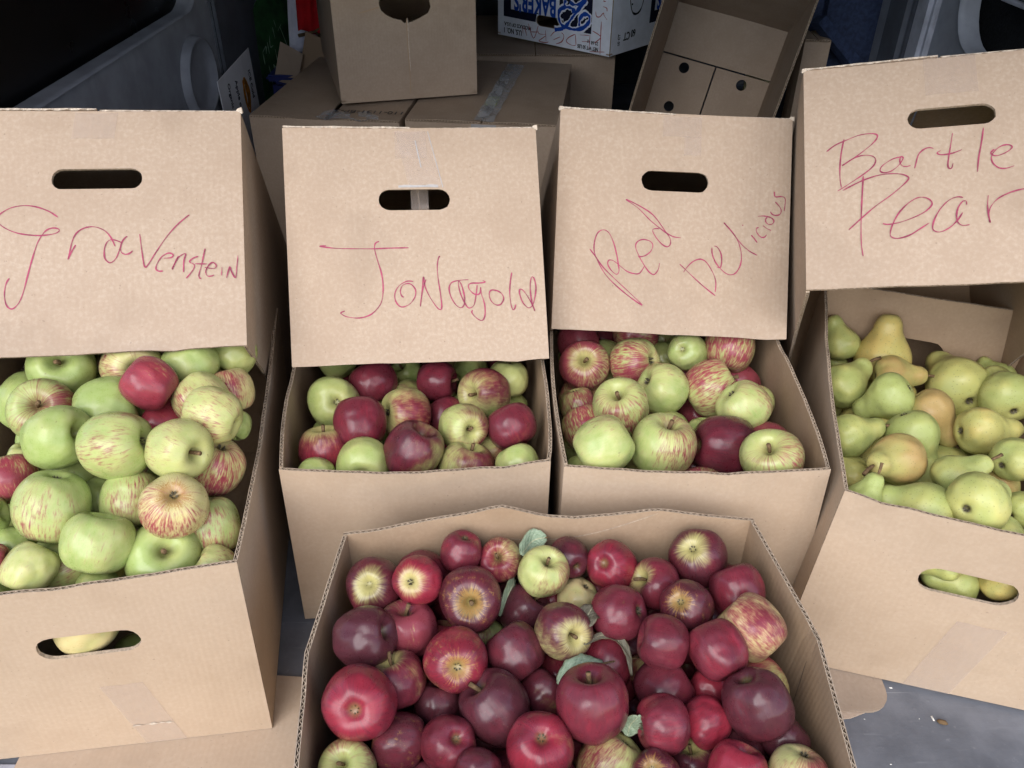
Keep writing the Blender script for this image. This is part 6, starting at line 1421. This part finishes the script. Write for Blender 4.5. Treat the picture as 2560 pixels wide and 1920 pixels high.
text_mesh('lettering', 'NET WT 50 LBS', .0135, M['ink_black'], pc, on_face(P0, .3258, .0128, UP), .0003, 'CENTER', .75)
hand = [[[0.3663,0.0846],[0.3666,0.0493],[0.3679,0.0021]],[[0.34,0.0576],[0.3669,0.0463],[0.3479,0.028]],[[0.3823,0.0103],[0.3331,0.0037]],[[0.3321,0.0462],[0.3312,0.0108]],[[0.33,0.0448],[0.2996,0.0417]],[[0.3298,0.0293],[0.3063,0.0256]],[[0.2841,0.041],[0.2867,0.0142]],[[0.2826,0.0412],[0.2605,0.0291],[0.254,0.0175],[0.2731,0.011],[0.2867,0.0131]],[[0.2317,0.0268],[0.2087,0.0159]],[[0.198,0.0238],[0.2107,0.0364],[0.2281,0.04],[0.2429,0.0348],[0.2435,0.0244],[0.2353,0.0136],[0.2181,0.0066]],[[0.1796,0.036],[0.1823,0.0064]],[[0.1801,0.0254],[0.1575,0.0242],[0.1512,0.0319]],[[0.1817,0.0225],[0.167,0.0127],[0.1567,0.0046],[0.1794,0.0038],[0.1913,0.0078]],[[0.1173,0.0452],[0.1367,0.0091],[0.1538,0.0451]],[[0.1255,0.0248],[0.1514,0.0276]],[[0.1021,0.0377],[0.112,0.0119]],[[0.0959,0.0346],[0.0979,0.0153]],[[0.3845,0.0911],[0.3743,0.1006],[0.3712,0.1061],[0.3613,0.0959],[0.3506,0.0954],[0.347,0.1068]],[[0.3685,0.1215],[0.3806,0.1192],[0.3826,0.1116]],[[0.3686,0.1352],[0.3766,0.1343]]]
ribbon('handwriting', pc, hand, P0, .0018, M['ink_red'], .0012, 5, 9)
P1 = pcP[1][0]
before = set(o.name for o in COL.objects)
pot = [(.105 + .038 * math.cos(a) * (1 + .10 * math.sin(3 * a)), .150 + .058 * math.sin(a)) for a in [2 * math.pi * i / 22 for i in range(23)]]
ribbon('printed_potato', pc, [pot], P1, .0045, M['ink_black'], .0010, 4, 9, False)
ribbon('printed_potato', pc, [[(.098, .135), (.112, .142)], [(.102, .146), (.107, .130)], [(.08, .12), (.086, .118)], [(.12, .165), (.123, .16)]], P1, .004, M['ink_black'], .0010, 4, 9, False)
patch('printed_field', pc, P1, .175, .058, .315, .29, M['ink_navy'], .0011, 0, 8, 8)
patch('printed_band', pc, P1, .195, .088, .315, .145, M['white'], .0014, 0, 8, 4)
text_mesh('lettering', "BAKER'S", .066, M['ink_blue'], pc, on_face(P1, .275, .116, UP, .0020), .0020, 'CENTER', .60)
text_mesh('lettering', '60', .026, M['ink_black'], pc, on_face(P1, .100, .045, UP), .0005, 'CENTER', .8)
text_mesh('lettering', 'CT', .028, M['ink_black'], pc, on_face(P1, .070, .042, UP), .0005, 'CENTER', .8)
text_mesh('lettering', '60 CT', .013, M['ink_black'], pc, on_face(P1, .035, .036, math.radians(90)), .0003, 'CENTER', .9)

side_marks = [o.name for o in COL.objects if o.name not in before]
# empty tray with finger holes leaning back
ty = thing('empty_tray', 'empty deep kraft box with round finger holes leaning on its side behind the lids', 'box', frame((.530, 2.26, .323), -.23, .23, .20))
KT = [M['kraft_old'], M['kraft_old'], M['edge'], M['flute']]
tz0, tz1, tw, td = -.325, .125, .296, .31
fl4 = [Vector((-tw / 2, 0, tz0)), Vector((tw / 2, 0, tz0)), Vector((tw / 2, 0, tz1)), Vector((-tw / 2, 0, tz1))]
rm4 = [Vector((-.163, -td, tz0 - .0)), Vector((.163, -td, tz0 - .0)), Vector((.163, -td, tz1 + .085)), Vector((-.163, -td, tz1 + .085))]
for (p0, p1) in ((0, 1), (1, 2), (2, 3), (3, 0)):
    P, W, H = bilinear_P(fl4[p0], fl4[p1], rm4[p1], rm4[p0])
    panel('rim_panel', ty, P, W, H, KT, [], wob(p0 + 30, .001), ('top',), .04)
def circ(cx, cy, r, n=20): return [(cx + r * math.cos(2 * math.pi * i / n), cy + r * math.sin(2 * math.pi * i / n)) for i in range(n)]
def tray_piece(x0, z0, x1, z1, dep0, holes, seed):
    w_ = wob(seed, .0008)
    def P(a, b, dep): return Vector((x0 + a, -dep0 + dep + .0015 * math.sin(a * 22 + seed), z0 + b))
    panel('tray_flap', ty, P, x1 - x0, z1 - z0, [M['kraft_old'], M['kraft_in'], M['edge'], M['flute']], holes, None, (), .03, .003)
tray_piece(-tw / 2 + .002, .0, tw / 2 - .002, tz1, .004, [], 1)
tray_piece(-tw / 2 + .002, tz0 + .002, -.002, -.004, .004, [circ(-.079 + tw / 2 - .002, -.026 - tz0 - .002, .0135), circ(-.086 + tw / 2 - .002, -.128 - tz0 - .002, .0135)], 2)
tray_piece(.002, tz0 + .002, tw / 2 - .002, -.004, .004, [circ(.0755, -.0284 - tz0 - .002, .0135), circ(.0755, -.142 - tz0 - .002, .0135)], 3)

# white printed carton low in the gap, carrying the tray
wc, wcP = carton('white_carton', 'white carton with teal letters in the gap between two lids', (.30, 1.76, FZ0), .0, .36, .15, .20, mats=[M['white'], M['kraft_in'], M['edge'], M['flute']])
text_mesh('lettering', 'on', .045, M['teal'], wc, on_face(wcP[0][0], .335, .115, 0), .0008, 'CENTER', .9)
# pale yellow board
yb = slab('yellow_board', M['yellow'], [(.640, 2.36, FZ0), (.745, 2.36, FZ0), (.745, 2.37, .72), (.640, 2.37, .72)], .012, None)
put_props(yb, 'pale yellow board edge showing above the navy seat flap', 'board')

# paper sign turned on its side against the left wall
sg = thing('paper_sign', 'white paper sign turned sideways against the left van wall', 'sign', Matrix.Translation((-.722, 2.25, FZ0)))
SY0, SY1, SZ0, SZ1 = -.148, .150, 0.0, .334
def SP(a, b, dep): return Vector((-.012 + .010 * (b / .33) * -1 + dep * -1, SY0 + a, SZ0 + b))
def SPs(a, b, dep): return Vector((-.003 - .008 * b / .33 - dep, SY0 + a, b))
v = [SPs(0, 0, 0), SPs(SY1 - SY0, 0, 0), SPs(SY1 - SY0, SZ1, 0), SPs(0, SZ1 - .012, 0)]
slab('sheet', M['paper'], v, .002, sg)
def sign_text(body, size, y, z, mat, sx=1.0):
    # lines run down the sheet, letter tops towards the far end
    o = SPs(y - SY0, z, -.0006)
    ex = (SPs(y - SY0, z - .1, -.0006) - o).normalized(); ey = Vector((0, 1, 0)); ez = ex.cross(ey)
    m = Matrix((ex, ey, ez)).transposed().to_4x4(); m.translation = o
    return text_mesh('lettering', body, size, mat, sg, m, .0005, 'LEFT', sx)
sign_text('ICE Cold', .0255, .112, .285, M['ink_navy'], .8)
sign_text('Apple or', .027, -.012, .290, M['ink_navy'], .8)
sign_text('Organic 10', .0245, -.075, .298, M['ink_navy'], .8)
ribbon('printed_apple', sg, [[(.195, .275), (.215, .262), (.226, .235), (.218, .205), (.200, .190), (.188, .215), (.188, .25), (.195, .275)], [(.205, .26), (.21, .22), (.2, .2)]], SPs, .014, M['orange'], .0010, 6, 3)

# green chalk board standing deeper along the same wall
gb = thing('chalk_board', 'dark green chalk board leaning in the left corner', 'sign', Matrix.Translation((-.70, 2.62, FZ0)))
GB = [Vector((-.035, -.12, 0)), Vector((.075, .10, 0)), Vector((.045, .16, .56)), Vector((-.045, -.10, .40))]
slab('board', M['green_board'], GB, .008, gb)
PG, WG, HG = bilinear_P(GB[0], GB[1], GB[2], GB[3])
chalk = [[(.040, .285), (.046, .215)], [(.064, .275), (.066, .230)], [(.064, .275), (.090, .222)], [(.090, .222), (.084, .310)], [(.126, .350), (.160, .250)], [(.112, .345), (.136, .352)],
         [(.020, .340), (.022, .300)], [(.020, .340), (.040, .345), (.036, .325)], [(.050, .352), (.052, .315)], [(.066, .362), (.062, .330), (.078, .325)], [(.088, .372), (.092, .335)], [(.100, .385), (.106, .36)]]
ribbon('chalk_writing', gb, chalk, PG, .0035, M['chalk'], .0012, 4, 6)

# cloths hanging from the pile, cardboard flaps and a blue bin behind the left box
def cloth(name, label, mat, quad, nu, nv, amp, seed):
    r_ = random.Random(seed); ph = [r_.uniform(0, 6.28) for _ in range(4)]
    A, B, Cc, D = [Vector(q) for q in quad]; o0 = A.copy()
    n = (B - A).cross(D - A).normalized()
    verts, faces = [], []
    for j in range(nv + 1):
        for i in range(nu + 1):
            s, t = i / nu, j / nv
            p = (A * (1 - s) + B * s) * (1 - t) + (D * (1 - s) + Cc * s) * t
            p = p + n * amp * (math.sin(9 * s + ph[0] + 2 * t) + .5 * math.sin(17 * s + ph[1] - 3 * t)) + Vector((0, 0, amp * .8 * math.sin(7 * s + ph[2]) * (1 - t)))
            verts.append(p - o0)
    for j in range(nv):
        for i in range(nu):
            q = j * (nu + 1) + i; faces.append((q, q + 1, q + nu + 2, q + nu + 1))
    o = mesh_obj(name, verts, faces, mat, None, None, True)
    o.location = o0
    sol = o.modifiers.new('thickness', 'SOLIDIFY'); sol.thickness = .003
    return put_props(o, label, 'cloth')
cloth('cloth', 'white cloth hanging beside the chalk board', M['cloth_w'], [(-.655, 2.56, .285), (-.575, 2.54, .30), (-.575, 2.62, .56), (-.645, 2.64, .56)], 16, 20, .010, 3)
cloth('cloth', 'red cloth hanging over the white one', M['cloth_r'], [(-.612, 2.50, .345), (-.52, 2.49, .355), (-.52, 2.57, .58), (-.622, 2.58, .58)], 16, 16, .009, 8)
bin_ = thing('storage_bin', 'deep blue plastic bin hidden behind the left closed box', 'bin', Matrix.Translation((-.60, 2.42, FZ0)))
bevel_box('bin_body', M['tarp'], (-.075, -.06, 0), (.20, .22, .255), bin_, .012)
bevel_box('bin_rim', M['tarp'], (-.085, -.07, .255), (.21, .23, .272), bin_, .006)
tw_ = []
v, f = [], []
tube(v, f, [(0, 0, 0), (.05, -.004, .012), (.085, .0, .035), (.10, .002, .06)], [.005, .0045, .004, .003], 7)
tube(v, f, [(.05, -.004, .012), (.075, -.01, -.01), (.10, -.012, -.03)], [.004, .004, .003], 7)
tg = mesh_obj('twig', [tuple(q) for q in v], f, M['stem'], None, None, True); tg.location = (-.615, 2.50, .338)
put_props(tg, 'bare brown twig in front of the red cloth', 'twig')
fl = thing('torn_flaps', 'torn brown cardboard flaps sticking up behind the left closed box', 'cardboard', Matrix.Translation((-.61, 2.36, .272)))
slab('flap', M['kraft_old'], [(-.055, .0, -.02), (.012, -.02, -.03), (.030, .02, .045), (-.030, .03, .075)], .004, fl)
slab('flap', M['kraft_in'], [(.010, .03, -.01), (.10, .0, -.02), (.12, .03, .07), (.035, .06, .095)], .004, fl)
dk = thing('dark_bundle', 'dark folded bag behind the cloths in the left corner', 'bag', Matrix.Translation((-.60, 2.66, FZ0)))
bevel_box('bag_body', M['carpet'], (-.10, .02, 0), (.30, .30, .52), dk, .05, 3)

# ------------------------------------------------------------------ on the floor
def sheet(name, label, pts, z0, z1, mat, cat):
    c = sum((Vector((x, y, 0)) for x, y in pts), Vector()) / len(pts); c.z = z0
    n = len(pts)
    v = [Vector((x, y, z0)) - c for x, y in pts] + [Vector((x, y, z1)) - c for x, y in pts]
    f = [tuple(range(n - 1, -1, -1)), tuple(range(n, 2 * n))] + [(i, (i + 1) % n, (i + 1) % n + n, i + n) for i in range(n)]
    o = mesh_obj(name, v, f, mat, None, uvs=[(q.x, q.y) for q in v]); o.location = c
    return put_props(o, label, cat)
sheet('cardboard_sheet', 'flat brown cardboard sheet under the left box and front box', [(-.548, .32), (.30, .33), (.30, .40), (-.10, .62), (-.30, .632), (-.555, .60)], FZ0 + .001, -.001, M['kraft_box'], 'cardboard')
rc = [(.30, .655), (.30, .588)] + [(.430, .588)] + [(.430 + .030 * math.sin(a), .618 - .030 * math.cos(a)) for a in [math.radians(x) for x in range(10, 91, 16)]] + [(.462, .70)]
sheet('cardboard_flap', 'worn grey cardboard flap with rounded corner under the pear box', rc, FZ0 + .001, -.0015, M['kraft_old'], 'cardboard')
sheet('cardboard_scrap', 'torn light cardboard scrap below the rounded flap', [(.33, .588), (.33, .572), (.405, .580), (.425, .5875)], FZ0 + .001, -.003, M['kraft_lid'], 'cardboard')
# crumbs and bits on the rubber floor
rr = random.Random(4); v, f = [], []
for k in range(46):
    x, y = rr.uniform(.31, .80), rr.uniform(.32, .66); s = rr.choice((.0006, .0008, .0012, .0018)); e = rr.uniform(1, 2.2); a = rr.uniform(0, 3)
    b0 = len(v)
    for (px_, py_, pz_) in ((-1, -.6, 0), (1, -.7, 0), (.8, .7, 0), (-.9, .6, 0), (0, 0, 1.1)):
        qx, qy = px_ * s * e, py_ * s
        v.append((x + qx * math.cos(a) - qy * math.sin(a), y + qx * math.sin(a) + qy * math.cos(a), FZ0 + .0003 + pz_ * s))
    f += [(b0, b0 + 1, b0 + 4), (b0 + 1, b0 + 2, b0 + 4), (b0 + 2, b0 + 3, b0 + 4), (b0 + 3, b0, b0 + 4)]
o = mesh_obj('crumbs', v, f, M['crumb']); o['kind'] = 'stuff'; o['label'] = 'pale crumbs scattered on the dark rubber floor'
v, f = [], []
tube(v, f, [(-.006, 0, .002), (-.003, 0, .0025), (.003, .001, .0025), (.006, .001, .002)], [.0008, .0028, .0028, .0008], 8)
o = mesh_obj('seed_husk', [tuple(q) for q in v], f, M['stem'], None, None, True); o.location = (.512, .575, FZ0); o.rotation_euler = (0, 0, -.5)
put_props(o, 'small brown seed husk on the floor beside the pear box', 'seed')
# ribbed sill at the mouth of the bay
si = thing('ribbed_sill', None, None, Matrix.Translation((-.62, .33, FZ0))); si['kind'] = 'structure'
for k in range(9):
    bevel_box('rib', M['grey_metal'], (-.15, .02 + .019 * k, 0), (.068, .033 + .019 * k, .004), si, .0015, 2)

# marks and tape belong to the board they lie on (thing > panel > mark)
SIDE_MARKS = set(side_marks)
def base(o): return o.name.split('.')[0]
for root in [o for o in COL.objects if o.parent is None and o.type == 'EMPTY']:
    kids = [o for o in COL.objects if o.parent is root]
    ends = [o for o in kids if base(o) == 'end_panel']; sides = [o for o in kids if base(o) == 'side_panel']; flaps = [o for o in kids if base(o) == 'top_flap']
    if not ends: continue
    for o in kids:
        n = base(o)
        if n in ('tape', 'tape_highlight', 'handwriting', 'torn_strip', 'lettering', 'printed_field', 'printed_band', 'printed_potato', 'printed_code', 'sticker', 'crease'):
            tgt = sides[0] if o.name in SIDE_MARKS else ends[0]
            if root in (mb, nb) and flaps: tgt = flaps[-1]
            o.parent = tgt
for o in list(COL.objects):
    if o.type == 'EMPTY' and not o.children: bpy.data.objects.remove(o)
